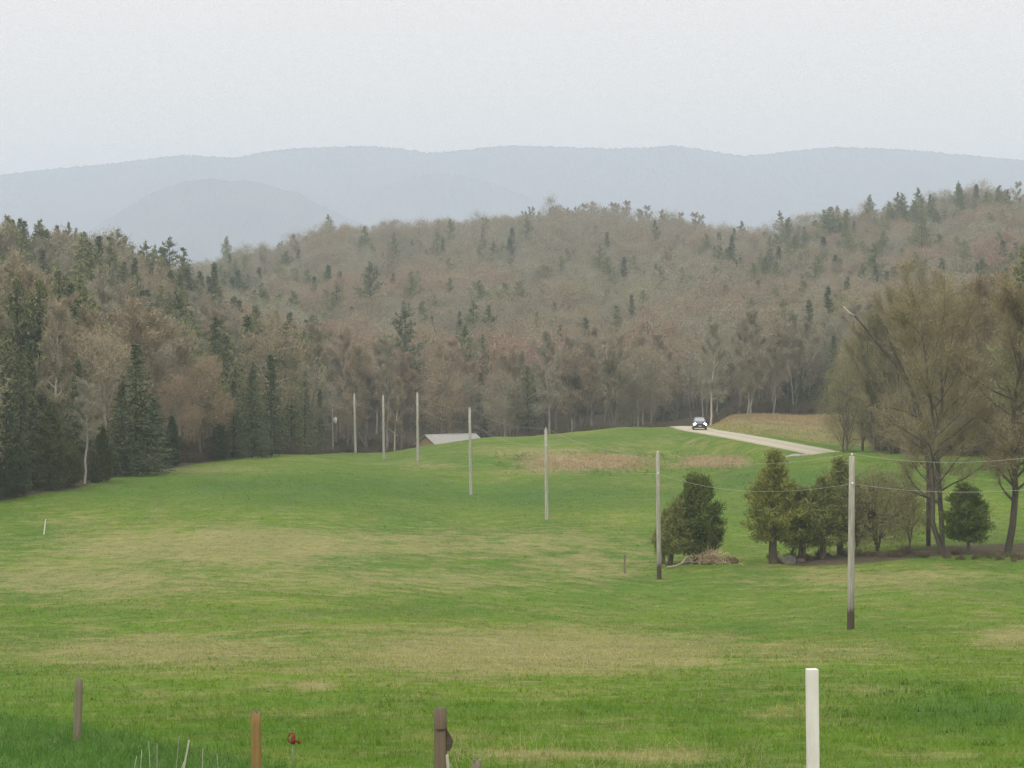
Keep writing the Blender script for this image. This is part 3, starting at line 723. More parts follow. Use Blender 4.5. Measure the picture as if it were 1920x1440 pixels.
LANDMARK = [(-999, 70, 'at the left end of the field'), (70, 210, 'left of the tallest dark spruce'), (210, 330, 'around the tallest dark spruce'), (330, 440, 'between the two dark spruce clumps'), (440, 560, 'about the second dark spruce clump'),
            (560, 650, 'behind the transformer pole'), (650, 740, 'behind the two farthest plain poles'), (740, 800, 'left of the shed roof'), (800, 900, 'behind the shed roof'),
            (900, 1030, 'right of the shed roof'), (1030, 1180, 'behind the grassy knoll'), (1180, 1290, 'left of the approaching car'), (1290, 1360, 'behind the approaching car'), (1360, 1560, 'behind the tan roadside bank'),
            (1560, 1680, 'above the gravel road end'), (1680, 1800, 'behind the tall twin trunked tree'), (1800, 9999, 'beyond the hedgerow right end')]
def landmark(px):
    for a, b, s in LANDMARK:
        if a <= px < b: return s
def depth_word(gap, d):
    if gap < 9: return 'in the front row'
    if gap < 20: return 'in the second row'
    if gap < 40: return 'a few rows deep'
    if gap < 90: return 'deep in the wood'
    return 'up the slope' if d < 700 else 'on the far ridge'
def size_word(h): return 'short' if h < 11.5 else 'medium' if h < 14.5 else 'tall' if h < 17.5 else 'very tall'

hand = []     # (x, y, r): room kept free round the trees placed one by one
def keep(px, d, r): hand.append(((px - 960) / F * d, d, r))

if TREES:
    # ---- trees one can point at
    S = lambda *a, **k: tree_at('spruce', *a, **k); Pn = lambda *a, **k: tree_at('pine', *a, **k); Dc = lambda *a, **k: tree_at('decid', *a, **k)
    def SE(i, px, by, top, lb, sxy=1.0, r=4): d = d_at(px, by); keep(px, d, r); return S(i, px, d, top, lb, sxy=sxy)
    SE(2, 255, 890, 640, 'tallest dark spruce standing at the left field edge', 1.55, 6.5)
    SE(0, 287, 878, 735, 'dark spruce leaning against the right side of the tallest field edge spruce', 2.0, 3)
    SE(0, 228, 893, 712, 'narrow dark spruce just left of the tallest field edge spruce', 1.4, 3)
    SE(1, 508, 856, 662, 'slim dark spruce at the right side of the second spruce clump', 1.15, 3)
    SE(2, 472, 858, 690, 'broad dark spruce in the middle of the second spruce clump', 1.35, 4)
    SE(0, 438, 861, 712, 'dark spruce at the left side of the second spruce clump', 1.4, 3)
    SE(1, 547, 852, 640, 'thin dark spruce between the second spruce clump and the transformer pole', 1.0, 2.5)
    SE(1, 572, 850, 700, 'short thin spruce nearest the left side of the transformer pole', 1.2, 2)
    SE(0, 62, 918, 742, 'dark green spruce low at the left end of the field edge', 1.6, 4)
    SE(0, 12, 930, 730, 'dark green spruce cut by the left frame edge', 1.6, 4)
    Pn(0, 755, 455, 568, 'spreading green pine alone above the shed on the brown slope', sxy=1.15); keep(755, 455, 6)
    S(2, 1098, 480, 592, 'lone dark spire shaped spruce above the grassy knoll', sxy=1.1); keep(1098, 480, 5)
    Pn(1, 872, 470, 600, 'green pine with bare lower trunk right of the shed roof', sxy=1.0); keep(872, 470, 4)
    Pn(0, 905, 480, 622, 'low green pine just right of the bare trunked pine'); keep(905, 480, 4)
    Pn(1, 1050, 500, 605, 'thin yellowish pine left of the lone dark spire spruce', sxy=.9); keep(1050, 500, 3)
    S(1, 955, 520, 622, 'left of two tiny pointed spruces on the brown slope', sxy=.7); S(1, 973, 520, 618, 'right of two tiny pointed spruces on the brown slope', sxy=.7)
    S(1, 1500, 412, 700, 'dark green spruce behind the right part of the tan roadside bank', sxy=1.5); keep(1500, 412, 4)
    Pn(1, 130, 545, 412, 'dark twin topped pine on the left hill skyline', sxy=.62); Pn(1, 143, 545, 424, 'shorter pine beside the twin topped pine on the left skyline', sxy=.62)
    Pn(1, 110, 548, 424, 'thin pine left of the twin topped pine on the left skyline', sxy=.6)
    Pn(0, 40, 560, 406, 'rounded pine on the skyline near the left frame edge', sxy=.8)
    Pn(2, 80, 560, 418, 'broad pine on the left skyline beside the twin topped pine', sxy=.9)
    Pn(1, 209, 545, 434, 'pine with pointed top alone in the left skyline dip', sxy=.8)
    Pn(0, 316, 520, 440, 'large broad pine at the right end of the left hill skyline', sxy=1.15); keep(316, 520, 6)
    Pn(2, 345, 530, 462, 'smaller pine behind the large broad skyline pine'); Pn(0, 290, 530, 456, 'rounded pine left of the large broad skyline pine')
    S(1, 402, 500, 490, 'dark spruce pair member standing taller above the left hollow', sxy=.9); Pn(1, 378, 500, 515, 'dark pine beside the spruce above the left hollow', sxy=.9)
    S(0, 42, 420, 560, 'broad dark spruce on the left slope near the frame edge', sxy=1.3); keep(42, 420, 4)
    Pn(0, 617, 985, 400, 'dark round topped pine standing alone on the far skyline', sxy=1.0)
    Pn(1, 425, 985, 441, 'small dark pine low on the left end of the far skyline', sxy=.9)
    Pn(0, 697, 640, 487, 'wide dark pine on the far slope below the lone skyline pine', sxy=1.2)
    Pn(0, 738, 900, 432, 'dark pine on the far slope right of the lone skyline pine', sxy=1.0); Pn(0, 828, 900, 438, 'bluish dark pine on the far slope under the ridge trees')
    Pn(2, 935, 860, 448, 'large bluish pine in the middle of the far slope', sxy=1.0)
    Pn(1, 1182, 1060, 404, 'dark narrow pine among the bare skyline trees', sxy=.9)
    S(0, 560, 820, 466, 'small dark spruce on the far slope left of the lone skyline pine')
    for (px, tp, k, lb) in [(1795, 338, 0, 'largest dark pine on the summit of the right hill'), (1720, 350, 1, 'pointed dark pine left of the right hill summit'), (1682, 358, 1, 'second pointed pine left of the right hill summit'),
                            (1629, 363, 1, 'dark pine halfway down the right hill skyline'), (1570, 384, 0, 'broad dark pine low on the right hill skyline'), (1462, 393, 0, 'rounded pine at the left foot of the right hill skyline'), (1882, 354, 1, 'small dark pine right of the right hill summit'),
                            (1390, 412, 1, 'small pine at the notch between far ridge and right hill')]:
        Pn(k, px, 945, tp, lb, sxy=.95)
    d_ = d_at(158, 908); Dc(4, 158, d_, 700, 'pale stemmed leaning tree at the left field edge', sxy=1.1); keep(158, d_, 2)
    d_ = d_at(380, 866); Dc(3, 380, d_, 648, 'round tan crowned tree between the two dark spruce clumps', sxy=1.05, name='budding_tree', cat='budding tree'); keep(380, d_, 4.5)
    d_ = d_at(330, 872) + 4; Dc(3, 330, d_, 690, 'smaller reddish tree beside the round tan crowned tree', sxy=1.0, name='budding_tree', cat='budding tree'); keep(330, d_, 3)
    Dc(5, 1408, 388, 640, 'many stemmed tree standing on the tan roadside bank', sxy=1.15); keep(1408, 388, 3)
    Dc(0, 1332, 380, 590, 'dark trunked tree directly right of the approaching car', sxy=.95); keep(1332, 380, 2)
    Dc(2, 1240, 418, 655, 'dark tangled leaning tree left of the approaching car'); keep(1240, 418, 3)
    Dc(4, 1108, 412, 660, 'pale forked trunk tree behind the grassy knoll'); keep(1108, 412, 2)

    keep(624, 388, 3.2); keep(664, 355, 1.0)
    # ---- hedgerow
    TT = [M['treebark']]; TO = [M['twig_olive'], M['bud_olive']]
    PR['big'] = [pair('big_tree', decid, TT, TO, 81, 20, 6.8, 17000, .95, .020, 9000, .10, base=.16, forks=1, limbs=40, tl=1.05, subs=9), pair('big_tree2', decid, TT, TO, 84, 19, 5.6, 15000, .9, .020, 8000, .10, base=.20, forks=0, limbs=36, tl=1.1, subs=9)]
    tree_at('big', 0, 1768, 172, 466, 'tall twin trunked bare tree rising from the hedgerow', 'bare_tree', 'bare tree', 1.12, 1.2)
    tree_at('big', 1, 1890, 173, 490, 'tall single trunked bare tree near the right frame edge', 'bare_tree', 'bare tree', 1.15, 2.0)
    PR['rough'] = [pair('rough_tree', dome, TT, TO, 86, 16, 4.8, 11000, .10, .5, .030, 22, 80), pair('rough_tree', decid, TT, TO, 87, 15, 4.4, 11000, .75, .03, 8000, .11, forks=2, base=.14, limbs=24, subs=6), pair('rough_tree', dome, TT, TO, 88, 15, 4.2, 10000, .06, .5, .030, 20, 80)]
    for (k, px, d, tp, sx, rz, lb) in [(0, 1590, 268, 660, 1.0, .4, 'wide reddish tree standing at the gravel road end'), (1, 1640, 266, 560, .8, 2.2, 'tall forked tree right of the gravel road end'), (2, 1618, 285, 610, 1.0, 1.0, 'olive tree behind the wide reddish roadside tree'),
                               (1, 1690, 262, 520, .85, .7, 'tall forked tree left of the hedgerow twin trunks'), (0, 1722, 258, 640, .9, 3.3, 'round lower tree just left of the hedgerow twin trunks'), (0, 1750, 270, 500, 1.0, 4.4, 'tall olive tree directly behind the hedgerow twin trunks'), (2, 1795, 256, 600, .9, 5.2, 'bushy tree right behind the hedgerow twin trunks'),
                               (1, 1830, 262, 500, .85, 1.9, 'tall forked tree between the hedgerow trunks'), (0, 1862, 256, 620, .9, 2.6, 'round bushy tree left of the single hedgerow trunk'), (2, 1905, 255, 560, .95, 3.8, 'bushy tree behind the single hedgerow trunk'), (1, 1945, 254, 520, .9, .2, 'forked tree cut by the right frame edge'),
                               (0, 1655, 276, 590, 1.15, 5.9, 'broad olive tree behind the tall forked roadside tree'), (2, 1710, 272, 555, 1.1, 1.4, 'broad bushy tree behind the round lower tree'), (0, 1805, 270, 520, 1.15, 3.9, 'broad domed tree far behind the hedgerow cedar'), (2, 1875, 270, 500, 1.15, .1, 'broad bushy tree far behind the single hedgerow trunk'),
                               (0, 1925, 262, 640, 1.1, 2.2, 'broad low tree at the right frame edge'), (2, 1580, 276, 700, .9, 3.0, 'small bushy tree at the left of the roadside trees'), (2, 1700, 256, 770, .9, 4.0, 'shrubby low tree left of the twin trunks'), (2, 1800, 254, 770, .9, 5.0, 'shrubby low tree right of the twin trunks'), (2, 1880, 252, 760, .9, 1.0, 'shrubby low tree behind the single trunk'),
                               (2, 1668, 258, 720, .8, 2.9, 'low bushy tree under the tall forked trees'), (2, 1765, 254, 740, .8, .9, 'low bushy tree seen between the twin trunks'), (0, 1835, 253, 750, .75, 4.9, 'low bushy tree above the dark hedgerow cedar')]:
        tree_at('rough', k, px, d, tp, lb, 'budding_tree', 'budding tree', sx, rz); keep(px, d, 2.6)
    tree_at('pine', 2, 1925, 232, 450, 'tall green pine at the right frame edge', sxy=1.0)
    dg = GP(1742, 175.5); r = thing('dead_tree', 'dead leaning forked trunk reaching left beside the twin trunked tree', 'dead tree', dg)
    def rel(px, py): return tuple(P(px, py, 175.5) - dg)
    mb = MB(); mb.tube(np.array([(0, 0, -.3), rel(1742, 880), rel(1724, 765), rel(1690, 695), rel(1655, 655), rel(1628, 622), rel(1602, 592)]), np.array([.17, .15, .15, .14, .12, .09, .06]), 8); mb.build('trunk', M['treebark'], r, True)
    mb = MB(); mb.tube(np.array([rel(1700, 712), rel(1684, 676), rel(1668, 640), rel(1662, 612)]), np.array([.13, .12, .09, .03]), 7)
    mb.tube(np.array([rel(1735, 790), rel(1700, 772), rel(1668, 764), rel(1640, 768)]), np.array([.08, .06, .05, .02]), 6); mb.build('branch', M['treebark'], r, True)
    mb = MB(); mb.tube(np.array([rel(1602, 592), rel(1590, 585), rel(1581, 574)]), np.array([.06, .05, .03]), 6, 0, True); mb.build('broken_tip', M['stake'], r, True)
    CD = [M['cedar_dark']]; CG = [M['cedar']]; CO = [M['cedar_gold']]; DB = [M['darkbark']]
    PR['cedar'] = [pair('cedar', cedar, DB, CD, 91, 6.2, 1.9, 26000, .12, 2, 3, .9, .24, .055),
                   pair('cedar', cedar, DB, CO, 92, 7.8, 1.95, 16000, .2, 1, 1, 1.05, .25, .045, .2, 1.5),
                   pair('cedar', cedar, DB, CG, 93, 5.6, 1.8, 9000, .16, 1, 4, .9, .26, .045, .30),
                   pair('cedar', cedar, DB, CG, 94, 6.8, 1.7, 7000, .14, 1, 3, 1.05, .26, .045, .38),
                   pair('cedar', cedar, DB, CD, 95, 5.4, 1.6, 14000, .22, 2, 1, .85, .24, .05, .1),
                   pair('cedar', cedar, DB, CG, 96, 4.6, 1.15, 6000, .2, 1, 4, .95, .24, .05, .12)]
    ct = lambda i, px, d, tp, lb, sxy=1.0, rz=0.0: tree_at('cedar', i, px, d, tp, lb, 'cedar_tree', 'cedar tree', sxy, rz)
    ct(0, 1310, 168, 878, 'dense dark twin topped cedar right of the second pole', 1.12, .3)
    ct(5, 1268, 167, 925, 'small olive cedar between pole and twin topped cedar', 1.15)
    ct(2, 1248, 168, 950, 'low dark leaning cedar right behind the second pole', .8, 1.0)
    ct(1, 1452, 168.5, 836, 'golden olive cedar with thick bare lower trunk', 1.28, .2)
    ct(2, 1508, 170, 905, 'low olive cedar right of the thick trunked cedar', 1.55, 2.2)
    ct(3, 1545, 170, 880, 'thin stemmed open cedar left of the nearest pole', 1.55, 4.0)
    ct(3, 1575, 172, 845, 'tallest thin open cedar directly behind the nearest pole', 1.4, 1.0)
    ct(4, 1816, 171, 893, 'dark cedar with bare stem right of the twin trunks', 1.38, .6)
    HM = [foliage_mat('hemlock_needles', [(0, (.066, .084, .036)), (1, (.088, .104, .040))], .2).m]
    PR['hemlock'] = [pair('hemlock', cedar, DB, HM, 191, 10, 2.6, 16000, .04, 1, 1, 1.0, .34, .08, .1), pair('hemlock', cedar, DB, HM, 192, 8, 2.3, 13000, .03, 2, 2, .9, .34, .08, .12)]
    for (i, px, by, tp, lb) in [(0, -12, 938, 760, 'olive hemlock partly cut by the left frame edge'), (3, 28, 930, 800, 'low olive hemlock third from the left frame edge'), (0, 95, 920, 745, 'wide dark olive hemlock left of the pale leaning tree'), (4, 130, 915, 800, 'short dark hemlock beside the pale leaning tree'),
                               (0, 190, 903, 790, 'dark hemlock between pale leaning tree and tallest spruce'), (1, 178, 906, 850, 'small round olive hemlock right of the pale leaning tree'), (0, 322, 874, 775, 'dark hemlock low under the round tan crowned tree'), (4, 412, 864, 770, 'dark hemlock at the left foot of the second spruce clump')]:
        d_ = d_at(px, by); tree_at('hemlock', i % 2, px, d_, tp, lb, 'hemlock_tree', 'hemlock tree', .95, px * 1.0); keep(px, d_, 2.5)
    PR['thorn'] = [pair('thicket_tree', dome, DB, [M['twig_olive'], M['cedar']], 97, 6.6, 2.5, 11000, .04, .34, .026, 26, 70), pair('thicket_tree', dome, DB, [M['twig_olive'], M['bud_olive']], 98, 6.0, 2.3, 8000, .05, .34, .026, 26, 60)]
    tree_at('thorn', 0, 1648, 171, 842, 'grey twiggy tree with forked dark trunk right of the nearest pole', 'thorn_tree', 'thorn tree', 1.0, .0)
    tree_at('thorn', 1, 1606, 172.5, 868, 'grey twiggy low tree right behind the nearest pole', 'thorn_tree', 'thorn tree', .9, 3.0)
    tree_at('thorn', 1, 1706, 174, 890, 'grey twiggy small tree left of the twin trunked tree', 'thorn_tree', 'thorn tree', .85, 2.0)

    # ---- the wood
    rg = np.random.default_rng(99)
    cand = []
    for (d0, d1, cell) in ((190, 330, 5.6), (330, 480, 6.2), (480, 700, 7.2), (700, 1000, 8.6), (1000, 1180, 9.0)):
        for yy in np.arange(d0, d1, cell):
            hw = yy * .2 * 1.16 + 14
            for xx in np.arange(-hw, hw, cell):
                cand.append((xx + rg.uniform(-.45, .45) * cell, yy + rg.uniform(-.45, .45) * cell))
    cand = np.array(cand); px = 960 + F * cand[:, 0] / cand[:, 1]; gap = cand[:, 1] - edge(px)
    ok = gap > 1.5
    ok &= ~((px < 640) & (px > 300) & (gap < 3))
    # keep the shed, the road and the hand-placed trees free
    sh = P(845, 820, 396); ok &= np.hypot(cand[:, 0] - sh.x, cand[:, 1] - sh.y) > 8.5
    for i in range(0, len(RXY), 3): ok &= np.hypot(cand[:, 0] - RXY[i, 0], cand[:, 1] - RXY[i, 1]) > 4.6
    for (hx, hy, hr) in hand:
        ok &= np.hypot(cand[:, 0] - hx, cand[:, 1] - hy) > hr
        ok &= ~((np.abs(px - (960 + F * hx / hy)) < hr * .62 * F / hy) & (cand[:, 1] < hy) & (cand[:, 1] > hy - 34))
    # open ground in front of the skyline trees and behind the left hill
    cand = cand[ok]; px = px[ok]; gap = gap[ok]; z = ground(cand[:, 0], cand[:, 1]); d = cand[:, 1]
    hid = (px < 330) & (d > 640) & (d < 940) | (px < 250) & (d > 640)
    hid |= (d > 1000) & (px > 980) & (px < 1345) & (rg.uniform(size=len(d)) < .45) | (d > 1125)
    cand, px, gap, z, d = cand[~hid], px[~hid], gap[~hid], z[~hid], d[~hid]
    def vnoise(x, y, s, ph):
        return (np.sin(x / s + ph) * np.cos(y / s * .8 + ph * 2) + .6 * np.sin(x / s * 2.1 + y / s * 1.7 + ph * 3)) / 1.6
    nz = vnoise(cand[:, 0], cand[:, 1], 21, 1.0); nz2 = vnoise(cand[:, 0], cand[:, 1], 13, 4.0)
    pc = np.where(px < 620, .50, .10); pc = np.where((px > 1330) & (d > 560), .62, pc); pc = np.where((px > 500) & (px < 1330) & (d > 560) & (d < 960), .24, pc)
    pc = np.where((px < 620) & (d < 520) & (d > 270), .62, pc); pc = np.where((px < 230) & (d < 280), .55, pc); pc = np.where((d > 1000) & (px < 1340), .05, pc)
    pc = np.where((px > 640) & (px < 1330) & (d > 395) & (d < 560), .10, pc); pc = np.where((px > 1550) & (d < 420), .16, pc)
    cl = vnoise(cand[:, 0] * .8, cand[:, 1] * .55, 19, 2.3) + .5 * vnoise(cand[:, 0], cand[:, 1], 8, 5.1)
    pc = np.clip(pc * (.24 + 1.45 / (1 + np.exp(-(cl - .08) * 5))), 0, .85) * np.where((d > 900) & (px > 1330), .75, 1) * np.where((px < 400) & (d > 520), .7, 1)
    u = rg.uniform(size=len(d)); con = u < pc
    kind = np.where(con, np.where(nz2 + rg.normal(size=len(d)) * .5 > np.where(d > 600, -.35, -.05), 2, 1), 0)
    H0 = np.where(kind == 0, rg.normal(15.2, 1.8, len(d)), np.where(kind == 1, rg.normal(14.0, 3.0, len(d)), rg.normal(15.5, 2.2, len(d))))
    H0 = np.clip(H0, 8, 20); H0 = np.where((gap < 6) & (kind == 0), H0 * rg.uniform(.6, 1.0, len(d)), H0)
    H0 = np.where((d > 1000), np.clip(H0, 12.5, 17.5), H0); H0 = np.where((kind == 1) & (gap < 30), np.clip(H0 - 2, 7, 12.5), H0); H0 = np.where((kind == 1) & (gap >= 30) & (px < 640), np.clip(H0 + 1.5, 12, 18), H0); kind = np.where((d > 900) & (kind == 1), 2, kind); H0 = np.where((d > 900) & (kind == 2), rg.uniform(9.5, 13.5, len(d)), H0); H0 = np.where(kind == 2, H0 * np.where(gap < 30, .85, np.where(px < 640, 1.05, .95)), H0)
    infr = (px > -30) & (px < 1950)
    order = np.argsort(d - H0 * 2)
    count = [0, 0, 0]; done = np.zeros(len(d), bool); LIM = [250, 130, 120]
    names = ['bare_tree', 'spruce_tree', 'pine_tree']; kk = ['decid', 'spruce', 'pine']
    tint = ['grey brown', 'round crowned', 'low forked', 'wide domed', 'pale barked', 'many stemmed']
    ctint = {1: ['dark', 'narrow dark', 'broad dark'], 2: ['spreading green', 'irregular green', 'full crowned green']}
    for i in order:
        k = int(kind[i])
        if not infr[i] or count[k] >= LIM[k]: continue
        count[k] += 1; done[i] = True
        j = int(rg.choice(6, p=[.24, .22, .16, .2, .08, .10])) if k == 0 else int(rg.integers(0, 3))
        pm = PR[kk[k]][j]; h0 = (16.5, 16.5, 14.5, 15.5, 17, 12)[j] if k == 0 else ((17, 15, 18.5)[j] if k == 1 else (19, 17, 20)[j])
        w = ('%s %s bare tree' % (size_word(H0[i]), tint[j])) if k == 0 else ('%s %s %s' % (size_word(H0[i]), ctint[k][j], ('spruce', 'pine')[k - 1]))
        lm = landmark(px[i]); lb = ' '.join(('%s %s %s' % (w, depth_word(gap[i], d[i]), lm)).split()[:16])
        plant(kk[k], names[k], pm, (cand[i, 0], cand[i, 1], z[i] - .15), H0[i] / h0, lb, names[k].replace('_', ' '), '%ss %s' % (names[k].replace('_', ' '), lm), sxy=float(rg.uniform(.9, 1.2)))
    rest = ~done
    for k, nme, lab in ((0, 'distant_bare_wood', 'mass of distant bare grey brown trees covering the far slopes'), (1, 'distant_spruce_wood', 'mass of small dark spruces scattered over the far slopes'), (2, 'distant_pine_wood', 'mass of dark pines scattered over the far hills')):
        s = rest & (kind == k); m_ = int(s.sum()); ob = FAR[kk[k]]
        h0 = np.array([15., 16, 14, 15.5, 16, 17]) if k == 0 else (np.array([15., 16]) if k == 1 else np.array([18., 19]))
        ix = rg.integers(0, len(ob), m_)
        if k == 0: ix = np.where((d[s] > 1000) & (px[s] > 980) & (px[s] < 1345), rg.integers(4, 6, m_), np.where(rg.uniform(size=m_) < .88, rg.integers(0, 4, m_), ix))
        scatter(nme, lab, 'wood', ob, np.c_[cand[s], z[s] - .15], H0[s] / h0[ix] * rg.uniform(.85, 1.12, m_), rg.uniform(0, 6.28, m_), ix)
    print('TREES', count, [int((rest & (kind == k)).sum()) for k in range(3)])

    # ---- undergrowth along the wood's edge and under the hedgerow
    ux = rg.uniform(-60, 1980, 1300); ug = rg.uniform(2.5, 26, 1300); ud = edge(ux) + ug
    wx = (ux - 960) / F * ud
    okb = (np.hypot(wx - sh.x, ud - sh.y) > 8)
    for i in range(0, len(RXY), 3): okb &= np.hypot(wx - RXY[i, 0], ud - RXY[i, 1]) > 4.0
    hx = rg.uniform(1440, 2050, 120); hd = 171 + rg.normal(size=120) * 1.2 - .004 * (hx - 1440)
    wx2 = (hx - 960) / F * hd
    sx_ = rg.uniform(1640, 2000, 420); sd_ = edge(sx_) + rg.uniform(.2, 14, 420); wx3 = (sx_ - 960) / F * sd_
    ok3 = np.ones(420, bool)
    for i in range(0, len(RXY), 3): ok3 &= np.hypot(wx3 - RXY[i, 0], sd_ - RXY[i, 1]) > 3.4
    X = np.r_[wx[okb], wx2, wx3[ok3]]; Y = np.r_[ud[okb], hd, sd_[ok3]]; Sc = np.r_[rg.uniform(.35, 1.0, okb.sum()) * np.where(rg.uniform(size=okb.sum()) < .15, 1.8, 1), rg.uniform(.12, .32, 120), rg.uniform(1.0, 2.5, ok3.sum())]
    scatter('undergrowth', 'tangle of brown leafless brush along the foot of the wood', 'undergrowth', BUSH, np.c_[X, Y, ground(X, Y)], Sc, rg.uniform(0, 6.28, len(X)), rg.integers(0, 3, len(X)))

# ------------------------------------------------------------------ grass
def grass(name, label, pts, h, w, nb, mat, lean=.45, seed=1):
    rng = np.random.default_rng(seed); k = len(pts)
    B = np.repeat(pts, nb, 0) + rng.normal(size=(k * nb, 3)) * np.array([.05, .05, 0]) * np.repeat(np.clip(h / .12, .5, 2.5), nb)[:, None]
    B[:, 2] -= .01
    D = unit(rng.normal(size=(k * nb, 3)) * lean + np.array([0, 0, 1.0]))
    mb = MB(); mb.blades(B, D, np.repeat(h, nb) * rng.uniform(.5, 1.2, k * nb), np.repeat(w, nb), rng, .25)
    me = mb.mesh(name, [mat]); V = np.concatenate(mb.v)
    Bz = np.repeat(B, 4, 0); add_attrs(me, Bz[:, 0], Bz[:, 1], Bz[:, 2])
    tag(obj(name, me), label, 'grass', kind='stuff')
def scatter_pts(n, d0, d1, seed, margin=1.12):
    rng = np.random.default_rng(seed); d = np.sqrt(rng.uniform(d0 ** 2, d1 ** 2, n)); x = rng.uniform(-1, 1, n) * (d * .2 * margin + 1)
    return x, d, rng
for (nme, lb, n_, d0, d1, hh, ww, nb, sd) in [
        ('near_grass', 'short green sward on the near bank and lower field', 26000, 15, 52, .11, .012, 4, 5),
        ('field_grass', 'green pasture grass over the middle of the field', 52000, 40, 150, .10, .026, 3, 6),
        ('far_grass', 'green pasture grass in the farther field', 60000, 110, 300, .085, .05, 2, 7)]:
    x, d, rg = scatter_pts(n_, d0, d1, sd); z = ground(x, d); dr, lu, re, li = masks(x, d, z)
    keepm = (rg.uniform(size=n_) > .9 * li) & (rg.uniform(size=n_) < np.minimum(np.clip((d - d0) / (.22 * d0), .12, 1), np.clip((d1 - d) / (.22 * d1), .12, 1))) & (d < edge(960 + F * x / d) - 1); x, d, z, lu = x[keepm], d[keepm], z[keepm], lu[keepm]
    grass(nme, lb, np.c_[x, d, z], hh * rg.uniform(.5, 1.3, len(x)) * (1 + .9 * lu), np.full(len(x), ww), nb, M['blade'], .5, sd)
# dry tufts
x, d, rg = scatter_pts(30000, 15, 130, 15); z = ground(x, d); dr, lu, re, li = masks(x, d, z)
pxx = 960 + F * x / d; pyy = HZ - F * z / d
pr = np.clip(dr - .12, 0, 1) ** 1.3 * .8 + .012
tall = (pyy > 1395) & (pxx > 820) & (pxx < 1500); pr = np.where(tall, np.clip(.25 + 1.1 * np.sin(x * 1.7) * np.sin(d * 2.3 + x), .05, .95), pr); pr = np.where((pyy > 1395) & (pxx < 560), .06, pr)
s = rg.uniform(size=len(x)) < pr
grass('dry_grass', 'pale dry grass tufts left standing in the field', np.c_[x, d, z][s], np.where(tall, .25, .11)[s] * rg.uniform(.6, 1.4, s.sum()), np.where(d < 45, .009, .022)[s], 5, M['dryblade'], .55, 16)
# darker rank tussocks on the lush ground at the right
x, d, rg = scatter_pts(9000, 22, 120, 25); z = ground(x, d); dr, lu, re, li = masks(x, d, z); pxx = 960 + F * x / d
s = (pxx > 900) & (rg.uniform(size=len(x)) < np.clip(lu - .18, 0, 1) ** .5 * .28)
k = int(s.sum()); X = np.repeat(x[s], 9) + rg.normal(size=k * 9) * .10; Y = np.repeat(d[s], 9) + rg.normal(size=k * 9) * .10
grass('rank_grass', 'darker rank tussocks in the lush grass at lower right', np.c_[X, Y, ground(X, Y)], np.full(k * 9, .10), np.full(k * 9, .016), 4, M['rankblade'], .5, 26)
# reeds of the wet hollow and dead grass of the roadside bank
rg = np.random.default_rng(20); x = rg.uniform(-2, 60, 80000); d = rg.uniform(270, 405, 80000); z = ground(x, d); dr, lu, re, li = masks(x, d, z)
s = (rg.uniform(size=len(x)) < np.clip(re, 0, 1) * .5) & (li < .5)
for i in range(0, len(RXY), 2): s &= np.hypot(x - RXY[i, 0], d - RXY[i, 1]) > 2.45
grass('dry_reeds', 'tan dead reeds in the wet hollow and on the roadside bank', np.c_[x, d, z][s], np.where(d[s] > 300, .28, .30) * rg.uniform(.6, 1.4, s.sum()), np.full(s.sum(), .07), 4, M['blade'], .3, 21)
# tall seed stalks at the bottom left
mb = MB(); rg = np.random.default_rng(30)
for (px, tp, d, ln) in [(258, 1408, 27, .03), (325, 1382, 28, .05), (280, 1392, 28, -.02), (292, 1396, 27.5, .0), (375, 1405, 27, .02), (236, 1420, 26, .10), (410, 1415, 27, -.03), (310, 1425, 26, .2)]:
    g = GP(px, d); top = P(px + ln * 180, tp, d); mid = (g + top) / 2 + Vector((ln * .06, 0, .02))
    mb.tube([tuple(g - Vector((0, 0, .03))), tuple(mid), tuple(top)], [.0035, .003, .0035], 4, 0)
tag(mb.build('dry_grass', [M['stake']]), 'few tall pale dry stalks beside the thin leaning stake', 'grass', kind='stuff')

# ------------------------------------------------------------------ utility poles
def make_pole(name, label, base, top, r0, r1, mat, group='wooden utility poles crossing the field', ins=True):
    L = (top - base).length; r = thing(name, label, 'utility pole', base, 0, group)
    ax = (top - base).normalized(); r.rotation_euler = Vector((0, 0, 1)).rotation_difference(ax).to_euler()
    mb = MB(); z = np.array([-.6, 0, .4, L * .3, L * .6, L - .03, L]); rr = np.interp(z, [0, L], [r0, r1]); rr[-1] *= .82
    mb.tube(np.c_[np.zeros(7), np.zeros(7), z], rr, 14, 0, True); mb.build('shaft', mat, r, True)
    if ins:
        for (zz, sx) in ((L - .02, 0), (L - 1.25, -r1 - .06)):
            m2 = MB(); 
            if sx == 0: m2.tube(np.array([[0, 0, zz - .02], [0, 0, zz + .05], [0, 0, zz + .07], [0, 0, zz + .12], [0, 0, zz + .15]]), np.array([.02, .03, .055, .05, .03]), 10, 0, True)
            else:
                m2.tube(np.array([[0, -r1 * .9, zz], [0, -r1 - .10, zz]]), np.array([.012, .012]), 6, 0, True)
                m2.tube(np.array([[0, -r1 - .10, zz - .06], [0, -r1 - .10, zz - .02], [0, -r1 - .10, zz + .02], [0, -r1 - .10, zz + .06]]), np.array([.03, .05, .05, .03]), 10, 0, True)
            m2.build('insulator', M['glass_ins'], r)
    return r
PL = ['nearest utility pole with dark butt in front of the hedgerow', 'utility pole with dark butt beside the twin topped cedar', 'utility pole standing before the tan reed patch', 'utility pole in front of the shed roof',
      'utility pole at the left end of the shed', 'utility pole second left of the shed', 'last plain utility pole before the transformer pole']
TOPS = []; BASES = []
